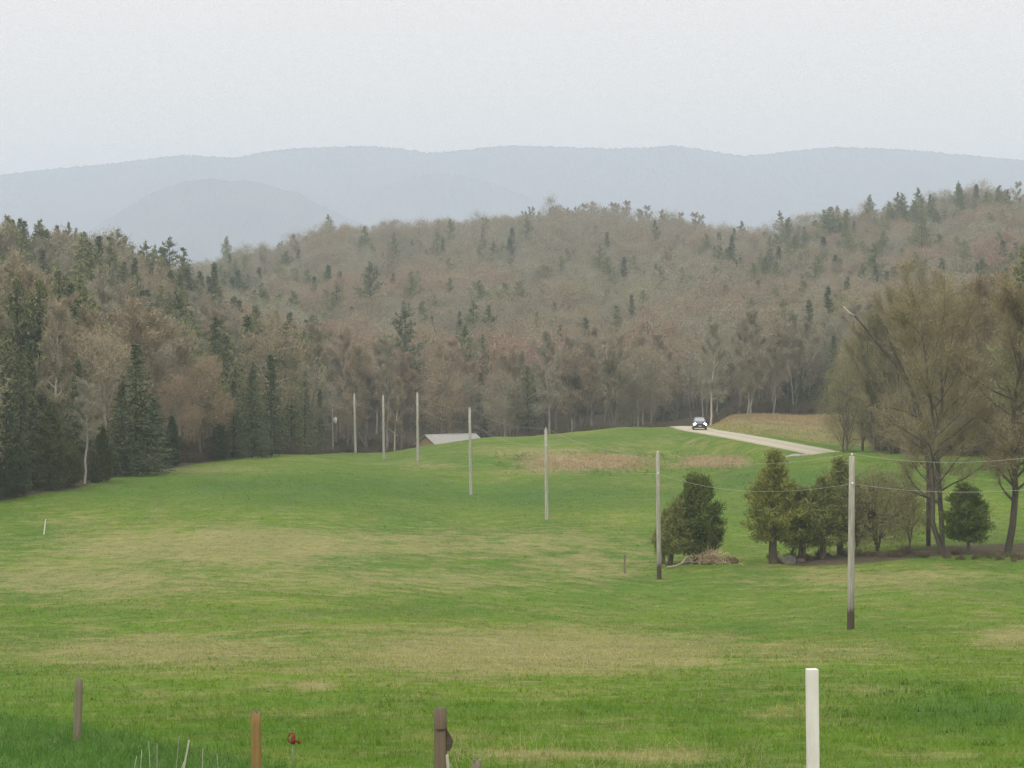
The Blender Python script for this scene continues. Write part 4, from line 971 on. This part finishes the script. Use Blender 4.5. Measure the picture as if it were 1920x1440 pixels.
for i, (px, tp, bp, d) in enumerate(POLES):
    bpx = {0: 1596.5, 1: 1236.5, 2: 1025.5, 3: 883, 4: 783.5, 5: 719.5, 6: 666.5}[i]
    g = GP(bpx, d); t_ = P(px, tp, d)
    make_pole('utility_pole', PL[i], g, t_, (.17, .15, .15, .155, .16, .165, .165)[i], (.13, .115, .115, .12, .125, .13, .13)[i], M['pole'] if i < 2 else M['polefar'])
    TOPS.append(t_); BASES.append(g)
# transformer pole
g = GP(624, 388); t8 = P(623, 768, 388)
r = make_pole('utility_pole', 'thin far utility pole carrying a white transformer', g, t8, .13, .10, M['polefar'], ins=True)
L8 = (t8 - g).length
mb = MB(); zc = L8 - 1.65; mb.tube(np.array([[.42, 0, zc - .42], [.42, 0, zc - .40], [.42, 0, zc + .36], [.42, 0, zc + .42]]), np.array([.22, .25, .25, .18]), 14, 0, True)
tr_ = mb.build('transformer', M['transformer'], r, False)
mb = MB(); mb.box((.10, -.05, zc - .2), (.2, .05, zc + .25)); mb.tube(np.array([[.42, 0, zc + .42], [.42, 0, zc + .62]]), np.array([.04, .03]), 8, 0, True); mb.build('bushing', M['glass_ins'], tr_)
TOPS.append(t8)
p0 = Vector((22.6, 74, gz(22.6, 74))); t0 = p0 + Vector((.1, 0, 7.7))
make_pole('utility_pole', 'utility pole farther right carrying the wires out of view', p0, t0, .17, .13, M['pole'])
ALL = [t0] + TOPS
def wire(name, label, dz, dy, sags):
    pts = []
    for i in range(len(ALL) - 1):
        a = ALL[i] + Vector((0, dy, dz)); b = ALL[i + 1] + Vector((0, dy, dz)); nn = 26
        for k in range(nn + (i == len(ALL) - 2)):
            t = k / nn; p = a.lerp(b, t); p.z -= 4 * sags[i] * t * (1 - t); pts.append(tuple(p))
    mb = MB(); mb.tube(pts, np.full(len(pts), .008), 5); tag(mb.build(name, M['wire'], smooth=True), label, 'wire', 'overhead wires')
wire('overhead_wire', 'upper overhead wire strung along the pole tops', .11, 0, [1.05, .62, .62, .62, .66, .5, .45, .4])
wire('overhead_wire', 'lower overhead wire strung about a metre under the pole tops', -1.25, -.23, [.85, .70, .68, .68, .68, .5, .45, .4])

# ------------------------------------------------------------------ posts and stakes
def post(name, label, px, d, tp, rad, mat, bpx=None, group=None, sides=16, topvar=.006, cat='fence post', seed=0, flat=False):
    g = GP(bpx if bpx is not None else px, d); t_ = P(px, tp, d); L = (t_ - g).length
    r = thing(name, label, cat, g, 0, group); r.rotation_euler = Vector((0, 0, 1)).rotation_difference((t_ - g).normalized()).to_euler()
    rng = np.random.default_rng(seed); mb = MB(); nz = 9
    z = np.linspace(-.3, L, nz); V = []
    a = np.arange(sides) * 2 * PI / sides; lump = (np.abs(np.cos(a)) ** 3.4 + np.abs(np.sin(a)) ** 3.4) ** (-1 / 3.4) * .93 * (1 + rng.normal(size=sides) * .05)
    for i, zz in enumerate(z):
        rr = rad * (1.04 - .06 * zz / L) * lump * (1 + rng.normal(size=sides) * .02)
        zt = zz + (rng.normal(size=sides) * topvar if i == nz - 1 else 0)
        V.append(np.stack([rr * np.cos(a), rr * np.sin(a), np.broadcast_to(zt, sides)], 1))
    V.append(V[-1] * np.array([.93, .93, 1]) + np.array([0, 0, .003]))
    b = mb.addv(np.concatenate(V))
    for i in range(nz):
        for k in range(sides):
            k2 = (k + 1) % sides; mb.q.append((b + i * sides + k, b + i * sides + k2, b + (i + 1) * sides + k2, b + (i + 1) * sides + k)); mb.qm.append(0)
    c = mb.addv([[0, 0, L + .003]])
    for k in range(sides): mb.t.append((c, b + nz * sides + k, b + nz * sides + (k + 1) % sides)); mb.tm.append(1)
    mb.build('shaft', [mat, M['endgrain']], r, False)
    return r, L
FG = 'weathered fence posts along the near bank'
post('fence_post', 'slim grey leaning fence post farthest left on the dark bank', 146, 36.5, 1276, .058, M['post'], 141, FG, seed=1)
r, L = post('fence_post', 'fence post with orange brown lichen covered top', 478, 28, 1338, .060, M['postrust'], 479, FG, seed=2, topvar=.018)
r, L = post('fence_post', 'thick brown fence post with wire band and dark side block', 825, 24.5, 1331, .059, M['postbrown'], 827, FG, seed=3, topvar=.008)
mb = MB(); mb.tube(np.array([[0, 0, L - .205], [0, 0, L - .19], [0, 0, L - .185]]), np.array([.0635, .0645, .0635]), 16); mb.build('wire_band', M['rust'], r)
bm = bmesh.new()
prof = [(.060, L - .20), (.095, L - .255), (.122, L - .31), (.112, L - .36), (.085, L - .405), (.062, L - .41)]
f0 = [bm.verts.new((x_, -.02, z_)) for x_, z_ in prof]; f1 = [bm.verts.new((x_ * .95, .05, z_)) for x_, z_ in prof]
bm.faces.new(f0[::-1]); bm.faces.new(f1)
for i in range(len(prof)): j = (i + 1) % len(prof); bm.faces.new((f0[i], f0[j], f1[j], f1[i]))
bmesh.ops.recalc_face_normals(bm, faces=bm.faces); from_bm('side_block', bm, simple('dark_block_wood', (.075, .062, .05), .9, .3, 20), r)
# small weathered stub and pale stake beside it
post('fence_post', 'low dark stub post right of the thick brown fence post', 893, 24, 1433, .045, M['post'], 893, FG, seed=4, topvar=.02)
def stake(name, label, px, d, tp, bpx, w, mat, cat='stake'):
    g = GP(bpx, d); t_ = P(px, tp, d); L = (t_ - g).length
    r = thing(name, label, cat, g); r.rotation_euler = Vector((0, 0, 1)).rotation_difference((t_ - g).normalized()).to_euler()
    bm = bmesh.new(); bmesh.ops.create_cube(bm, size=1, matrix=Matrix.Translation((0, 0, L / 2 - .15)) @ Matrix.Diagonal((w, w * .6, L + .3, 1)))
    bmesh.ops.bevel(bm, geom=bm.edges[:], offset=w * .12, segments=2, affect='EDGES')
    for v in bm.verts:
        if v.co.z > L - .03: v.co.x *= .8
    from_bm('shaft', bm, mat, r); return r
stake('wooden_stake', 'pale stake leaning against the thick brown fence post', 838, 24.2, 1418, 847, .035, M['stake'])
stake('wooden_stake', 'thin pale stake leaning among dry stalks at bottom left', 352.5, 26.5, 1390, 333, .022, M['stake'])
stake('marker_stake', 'short white marker stake far left in the field', 84.5, 185, 974, 81, .085, M['stakewhite'])
stake('marker_stake', 'short dark marker stake left of the second pole', 1172, 163, 1041, 1172, .16, M['post'])
stake('marker_stake', 'tiny pale marker stake under the tallest field edge spruce', 269, 247, 881, 269, .12, M['stake'])
# white square post
g = GP(1531, 15.3); t_ = P(1524, 1256, 15.3); L = (t_ - g).length
r = thing('white_post', 'square white painted post leaning slightly at the bottom right', 'post', g); q = Vector((0, 0, 1)).rotation_difference((t_ - g).normalized()); r.rotation_mode = 'XYZ'; r.rotation_euler = q.to_euler()
bm = bmesh.new(); bmesh.ops.create_cube(bm, size=1, matrix=Matrix.Translation((0, 0, L / 2 - .2)) @ Matrix.Rotation(math.radians(5), 4, 'Z') @ Matrix.Diagonal((.067, .067, L + .4, 1)))
bmesh.ops.bevel(bm, geom=bm.edges[:], offset=.0015, segments=1, affect='EDGES')
bmesh.ops.subdivide_edges(bm, edges=[e for e in bm.edges if e.calc_length() > .5], cuts=6)
tw = t = None
wm = NT('white_painted_wood'); tc = wm.n('ShaderNodeTexCoord').outputs['Object']; f = wm.noise(30, 5, .6, tc, (1, 1, .08)); h = wm.noise(3, 4, .6, tc)
c = wm.ramp(f, [(.25, (.60, .58, .56)), (.6, (.70, .68, .665))]); c = wm.mix(wm.ramp(h, [(.45, 0), (.75, .5)]), c, (.46, .44, .37)); wm.col(c); wm.bump(f, .25, .004); wm.b.inputs['Roughness'].default_value = .6
from_bm('shaft', bm, wm.m, r)

# ------------------------------------------------------------------ yard hydrant
g = GP(548, 30); hd = P(548, 1394, 30); Hh_ = hd.z - g.z
r = thing('yard_hydrant', 'red yard hydrant with loop handle and spout on thin pipe', 'hydrant', g)
k = 30 / F   # metres per photo pixel at the hydrant
mb = MB(); mb.tube(np.array([[0, 0, -.2], [0, 0, Hh_ - .01]]), np.array([.014, .014]), 12, 0, True); mb.build('standpipe', M['galv'], r, True)
mb = MB(); mb.tube(np.array([[0, 0, Hh_ - .02], [0, 0, Hh_], [0, 0, Hh_ + 5 * k], [k, 0, Hh_ + 10 * k], [1.5 * k, 0, Hh_ + 17 * k]]), np.array([.026, .03, .028, .020, .014]), 12, 0, True); mb.build('head', M['red'], r, True)
mb = MB(); mb.tube(np.array([[k, 0, Hh_ + 3.2 * k], [7 * k, -.01, Hh_ + 3.5 * k], [10.5 * k, -.012, Hh_ + 2.6 * k], [13 * k, -.012, Hh_ - 2.5 * k]]), np.array([.019, .015, .015, .017]), 10, 0, True); mb.build('spout', M['red'], r, True)
mb = MB(); mb.tube(np.array([[1.5 * k, 0, Hh_ + 17 * k], [-2 * k, 0, Hh_ + 17 * k], [-6.5 * k, 0, Hh_ + 15.5 * k], [-9 * k, 0, Hh_ + 11.5 * k], [-9.5 * k, 0, Hh_ + 6 * k], [-8.3 * k, 0, Hh_ + 1.5 * k], [-5 * k, 0, Hh_ - k], [-1.2 * k, 0, Hh_ - .5 * k]]), np.array([.010, .0095, .009, .009, .009, .0085, .008, .008]), 8, 0, True); mb.build('handle', M['red'], r, True)

# ------------------------------------------------------------------ rocks, brush, logs
def rock(name, label, px, d, size, mat, cat='rock', seed=0, group=None):
    bm = bmesh.new(); bmesh.ops.create_icosphere(bm, subdivisions=3, radius=1); rng = random.Random(seed)
    ks = [(Vector((rng.gauss(0, 1), rng.gauss(0, 1), rng.gauss(0, 1))).normalized(), rng.uniform(.55, .9)) for _ in range(9)]
    for v in bm.verts:
        for (nn, o) in ks:
            t = v.co.dot(nn)
            if t > o: v.co -= nn * (t - o)
        v.co *= 1 + rng.uniform(-.03, .03)
        v.co = Vector((v.co.x * size[0], v.co.y * size[1], v.co.z * size[2]))
    o = from_bm(name, bm, mat); g = GP(px, d); o.location = g + Vector((0, 0, size[2] * .35)); tag(o, label, cat, group); return o
rock('boulder', 'dark boulder at the foot of the thick trunked cedar', 1478, 168.5, (.62, .45, .42), M['rock'], 'boulder', 3)
rock('boulder', 'smaller dark stone right of the hedgerow boulder', 1503, 169, (.36, .3, .24), M['rock'], 'boulder', 5)
rock('earth_mound', 'brown earth mound right of the twin topped cedar', 1368, 168.5, (.62, .5, .34), M['soil'], 'mound', 4)
for (px, dd, sx, sd, lb) in [(1492, 268, .95, 11, 'long pale stone slab below the gravel road end'), (1512, 268.5, .7, 12, 'middle pale stone below the gravel road end'), (1528, 267, .5, 13, 'small pale stone at the right of the roadside stones'), (1474, 268, .5, 14, 'leftmost pale stone below the gravel road')]:
    rock('stone', lb, px, dd, (sx, .4, .22), M['rockpale'], 'stone', sd, 'pale stones below the road')
rock('clod', 'small dark clod in the grass right of the leftmost fence post', 169, 50, (.035, .03, .04), M['rust'], 'clod', 9)
mb = MB(); rg = np.random.default_rng(61); g = GP(1330, 166.8)
for i in range(130):
    a = rg.uniform(0, 2 * PI); st = np.array([rg.normal() * .5, rg.normal() * .3, 0]); d0 = unit(np.array([rg.normal() * .9, rg.normal() * .6, abs(rg.normal()) * .55]))
    mb.tube(path(st + [0, 0, .05 + .85 * math.exp(-(st[0] / .7) ** 2) * rg.uniform()], d0, rg.uniform(.3, .9), rg, 4, .3, -.08), np.linspace(.022, .008, 4), 4)
mb.blades(np.c_[rg.normal(size=900) * .5, rg.normal(size=900) * .3, rg.uniform(0, .80, 900)] * np.array([1, 1, 1]), unit(rg.normal(size=(900, 3)) + np.array([0, -.2, -.2])), rg.uniform(.15, .4, 900), .035, rg)
o = mb.build('brush_pile', [simple('straw_brush', (.44, .345, .22), .9, .3, 5)]); o.location = g; tag(o, 'low pile of tan dead brush and roots at the twin topped cedar foot', 'brush pile')
mb = MB(); g = GP(1272, 165.5); mb.tube(np.array([[-.75, -.5, .05], [-.2, -.2, .10], [.25, .1, .26], [.55, .4, .62], [.9, .5, .72]]), np.array([.05, .06, .06, .045, .03]), 8, 0, True)
mb.tube(np.array([[.25, .1, .26], [.7, -.1, .4], [1.0, -.1, .36]]), np.array([.03, .02, .012]), 6, 0, True)
o = mb.build('fallen_branch', [M['deadwood']], smooth=True); o.location = g; tag(o, 'pale crooked fallen branch in front of the twin topped cedar', 'branch')

# ------------------------------------------------------------------ shed
def shed():
    d = 396; c = P(845, 815, d); zr = c.z; gr = gz(c.x, d)
    r = thing('shed', 'low shed with pale metal gable roof half hidden behind the field', 'shed', (c.x, d, gr - .1), math.radians(35))
    hr = zr - gr + .1; rise = 1.42; L = 8.9; Wd = 5.9; he = hr - rise
    tw = NT('tan_boards'); tcx = tw.n('ShaderNodeTexCoord').outputs['Object']; f = tw.noise(7, 4, .6, tcx, (1, 1, .05)); tw.col(tw.ramp(f, [(.3, (.22, .135, .08)), (.7, (.34, .225, .145))]))
    bm = bmesh.new()
    for sx in (-1, 1):
        a = [bm.verts.new((sx * L / 2, y, z)) for y, z in ((-Wd / 2, 0), (Wd / 2, 0), (Wd / 2, he), (0, hr - .06), (-Wd / 2, he))]
        b = [bm.verts.new((sx * (L / 2 - .14), v.co.y, v.co.z)) for v in a]
        bm.faces.new(a); bm.faces.new(b[::-1])
        for i in range(5): j = (i + 1) % 5; bm.faces.new((a[i], a[j], b[j], b[i]))
    for sy in (-1, 1):
        bmesh.ops.create_cube(bm, size=1, matrix=Matrix.Translation((0, sy * (Wd / 2 - .07), he / 2)) @ Matrix.Diagonal((L - .3, .13, he - .01, 1)))
    bmesh.ops.recalc_face_normals(bm, faces=bm.faces); from_bm('wall', bm, tw.m, r)
    tm = NT('metal_roofing'); tcx = tm.n('ShaderNodeTexCoord').outputs['Object']; f = tm.noise(2.2, 5, .6, tcx); tm.col(tm.ramp(f, [(.3, (.36, .35, .335)), (.7, (.44, .425, .405))])); tm.b.inputs['Roughness'].default_value = .55; tm.b.inputs['Metallic'].default_value = .15
    mb = MB()
    for sy in (-1, 1):
        nx = 60; xs = np.linspace(-L / 2 - .3, L / 2 + .3, nx); ov = .45; ye = Wd / 2 + ov; ze = he - rise / (Wd / 2) * ov
        rib = .035 * (np.arange(nx) % 4 == 0)
        top = np.stack([xs, np.zeros(nx), hr + .04 + rib], 1); bot = np.stack([xs, np.full(nx, sy * ye), ze + .04 + rib], 1)
        b = mb.addv(np.concatenate([top, bot, top - [0, 0, .07], bot - [0, 0, .07]]))
        for i in range(nx - 1):
            for (p_, q_) in ((0, nx), (2 * nx, 3 * nx), (nx, 3 * nx), (0, 2 * nx)):
                mb.q.append((b + p_ + i, b + p_ + i + 1, b + q_ + i + 1, b + q_ + i)); mb.qm.append(0)
        for i in (0, nx - 1): mb.q.append((b + i, b + nx + i, b + 3 * nx + i, b + 2 * nx + i)); mb.qm.append(0)
    rf = mb.build('roof', tm.m, r)
    mb = MB(); mb.tube(np.array([[-L / 2 - .3, 0, hr + .06], [L / 2 + .3, 0, hr + .06]]), np.array([.09, .09]), 6, 0, True); mb.build('ridge_cap', tm.m, rf)
    dm = simple('door_boards', (.13, .085, .055), .9, .3, 4)
    mb = MB(); mb.box((-L / 2 - .04, -.9, 0), (-L / 2 - .003, .9, 2.1)); mb.build('door', dm, r)
shed()

# ------------------------------------------------------------------ car
def car():
    i = int(np.argmin(np.abs(RXY[:, 1] - 331))); p = RXY[i]; tan = RXY[i + 2] - RXY[i - 2]; yaw = math.atan2(tan[1], tan[0]) - PI / 2
    zc = ROADZ[i] + .11
    r = thing('approaching_car', 'dark grey car with bright headlights approaching on the gravel road', 'car', (p[0] - .15, p[1], zc), yaw - math.radians(7))
    paint = simple('grey_car_paint', (.085, .088, .098), .3, .05, 2, .4, .5); dark = simple('dark_trim', (.022, .022, .024), .5, .1, 4); glass = simple('car_glass', (.30, .32, .33), .12, .03, 1, .2, .8); rub = simple('tyre_rubber', (.025, .023, .021), .85, .2, 8)
    silver = simple('silver_paint', (.48, .49, .50), .35, .05, 2, .3, .5)
    def loft(secs, name, mat, par, cap=True):
        bm = bmesh.new(); rings = []
        for (y, hw, z0, z1, hw1) in secs:
            pr = [(-hw, z0 + .08), (-hw + .08, z0), (hw - .08, z0), (hw, z0 + .08), (hw, (z0 + z1) / 2 + .05), (hw1, z1 - .05), (hw1 - .08, z1), (-hw1 + .08, z1), (-hw1, z1 - .05), (-hw, (z0 + z1) / 2 + .05)]
            rings.append([bm.verts.new((x_, y, z_)) for x_, z_ in pr])
        for a, b in zip(rings[:-1], rings[1:]):
            for k in range(10): bm.faces.new((a[k], a[(k + 1) % 10], b[(k + 1) % 10], b[k]))
        bm.faces.new(rings[0]); bm.faces.new(rings[-1][::-1]); bmesh.ops.recalc_face_normals(bm, faces=bm.faces)
        bmesh.ops.bevel(bm, geom=[e for e in bm.edges if e.calc_face_angle(0) > .6], offset=.03, segments=2, affect='EDGES')
        return from_bm(name, bm, mat, par, True)
    # front faces +y of the car frame
    loft([(2.2, .70, .34, .80, .62), (2.05, .83, .28, .90, .76), (1.2, .88, .24, 1.00, .80), (.9, .89, .24, 1.03, .82), (-1.6, .89, .26, 1.05, .82), (-2.15, .84, .32, 1.02, .78), (-2.25, .74, .42, .95, .70)], 'body', paint, r)
    loft([(1.0, .74, .98, 1.04, .70), (.25, .72, .98, 1.52, .56), (-.3, .72, .98, 1.60, .58), (-1.3, .72, .98, 1.57, .56), (-2.0, .70, .98, 1.10, .64)], 'cabin', paint, r)
    def panel(name, pts, mat, t=.012, n=(0, 1, 0)):
        bm = bmesh.new(); nn = Vector(n).normalized(); a = [bm.verts.new(p) for p in pts]; b = [bm.verts.new(Vector(p) + nn * t) for p in pts]
        bm.faces.new(a); bm.faces.new(b[::-1]); m_ = len(pts)
        for k in range(m_): bm.faces.new((a[k], a[(k + 1) % m_], b[(k + 1) % m_], b[k]))
        bmesh.ops.recalc_face_normals(bm, faces=bm.faces); return from_bm(name, bm, mat, r)
    panel('windshield', [(-.68, 1.00, 1.055), (.68, 1.00, 1.055), (.53, .30, 1.50), (-.53, .30, 1.50)], glass, .02, (0, .55, .75))
    for s in (-1, 1):
        panel('side_window', [(s * .735, .78, 1.07), (s * .735, -1.7, 1.09), (s * .60, -1.3, 1.48), (s * .60, .22, 1.45)], glass, .02, (s, 0, .3))
        mb = MB(); mb.box((s * .86 - .10, .72, 1.05), (s * .86 + .10, .84, 1.19)); mb.build('mirror', paint, r)
        em = bpy.data.materials.get('headlight_glow')
        if em is None:
            em = bpy.data.materials.new('headlight_glow'); em.use_nodes = True; b = em.node_tree.nodes['Principled BSDF']; b.inputs['Emission Color'].default_value = (.97, .98, 1, 1); b.inputs['Emission Strength'].default_value = 14; b.inputs['Base Color'].default_value = (.9, .9, .9, 1)
        bm = bmesh.new(); bmesh.ops.create_uvsphere(bm, u_segments=18, v_segments=10, radius=1, matrix=Matrix.Translation((s * .64, 2.10, .76)) @ Matrix.Diagonal((.21, .09, .14, 1)))
        from_bm('headlight', bm, em, r, True)
        for yw in (1.38, -1.42):
            mb = MB(); x0 = s * .90; w = -s * .20
            mb.tube(np.array([[x0, yw, .34], [x0 + w * .1, yw, .34], [x0 + w * .9, yw, .34], [x0 + w, yw, .34]]), np.array([.29, .34, .34, .29]), 24, 0, True); wh = mb.build('wheel', rub, r)
            mb = MB(); mb.tube(np.array([[x0 + s * .012, yw, .34], [x0 - s * .02, yw, .34]]), np.array([.19, .21]), 20, 0, True); mb.build('rim', silver, wh)
    panel('grille', [(-.42, 2.19, .62), (.42, 2.19, .62), (.46, 2.17, .80), (-.46, 2.17, .80)], dark, .035)
    panel('bumper', [(-.74, 2.14, .33), (.74, 2.14, .33), (.78, 2.13, .58), (-.78, 2.13, .58)], dark, .10)
    panel('licence_plate', [(-.16, 2.241, .46), (.16, 2.241, .46), (.16, 2.241, .56), (-.16, 2.241, .56)], M['white'], .012)
    mb = MB()
    for s in (-1, 1): mb.tube(np.array([[s * .50, .2, 1.58], [s * .52, 0, 1.64], [s * .52, -1.2, 1.64], [s * .50, -1.4, 1.58]]), np.array([.02] * 4), 6, 0, True)
    mb.build('roof_rack', dark, r)
car()

# ------------------------------------------------------------------ air
hz = MB(); hz.box((-5200, -60, -75), (5200, 10000, 575))
vm = bpy.data.materials.new('hazy_air'); vm.use_nodes = True; nt = vm.node_tree; nt.nodes.clear()
vo = nt.nodes.new('ShaderNodeOutputMaterial'); pv = nt.nodes.new('ShaderNodeVolumePrincipled')
pv.inputs['Color'].default_value = (.765, .87, 1.0, 1); pv.inputs['Density'].default_value = .00024; pv.inputs['Anisotropy'].default_value = .1
nt.links.new(pv.outputs[0], vo.inputs['Volume'])
tag(hz.build('haze', [vm]), 'thin bluish haze filling the valley air', 'haze', kind='stuff')

# ------------------------------------------------------------------ sky and sun
EL, AZ = math.radians(50), math.radians(215)     # azimuth clockwise from +y (north)
w = bpy.data.worlds.new('World'); scene.world = w; w.use_nodes = True; t = w.node_tree; bg = t.nodes['Background']
sky = t.nodes.new('ShaderNodeTexSky'); sky.sky_type = 'NISHITA'; sky.sun_disc = False; sky.sun_elevation = EL; sky.sun_rotation = AZ; sky.dust_density = 4; sky.air_density = 1.2
hsv = t.nodes.new('ShaderNodeHueSaturation'); hsv.inputs['Saturation'].default_value = .12; hsv.inputs['Value'].default_value = 1.0
t.links.new(sky.outputs[0], hsv.inputs['Color'])
tc = t.nodes.new('ShaderNodeTexCoord'); sx = t.nodes.new('ShaderNodeSeparateXYZ'); t.links.new(tc.outputs['Generated'], sx.inputs[0])
rp = t.nodes.new('ShaderNodeValToRGB'); e = rp.color_ramp.elements
e[0].position = 0.0; e[0].color = (11.5, 10.3, 9.0, 1); e[1].position = 1.0; e[1].color = (15.5, 15.2, 14.8, 1); x = e.new(.13); x.color = (10.6, 9.7, 8.55, 1)
t.links.new(sx.outputs['Z'], rp.inputs['Fac'])
mx = t.nodes.new('ShaderNodeMix'); mx.data_type = 'RGBA'; mx.inputs[0].default_value = .88
t.links.new(hsv.outputs[0], mx.inputs[6]); t.links.new(rp.outputs[0], mx.inputs[7]); t.links.new(mx.outputs[2], bg.inputs['Color']); bg.inputs['Strength'].default_value = .1
sd = bpy.data.lights.new('sun', 'SUN'); sd.energy = 1.5; sd.angle = math.radians(14); sd.color = (1, .96, .90)
so = bpy.data.objects.new('sun', sd); link(so)
dirv = Vector((math.sin(AZ) * math.cos(EL), math.cos(AZ) * math.cos(EL), math.sin(EL)))
so.rotation_euler = dirv.to_track_quat('Z', 'Y').to_euler()

vs = scene.view_settings; scene.display_settings.display_device = 'sRGB'
vs.view_transform = 'Standard'; vs.look = 'None'; vs.exposure = .18; vs.gamma = 1; vs.use_curve_mapping = False
scene.render.engine = 'CYCLES'
c = scene.cycles; c.max_bounces = 6; c.diffuse_bounces = 2; c.glossy_bounces = 2; c.transmission_bounces = 2; c.volume_bounces = 3; c.transparent_max_bounces = 4
c.use_denoising = True; c.denoising_input_passes = 'RGB_ALBEDO_NORMAL'; c.denoising_prefilter = 'NONE'; c.sample_clamp_indirect = 6
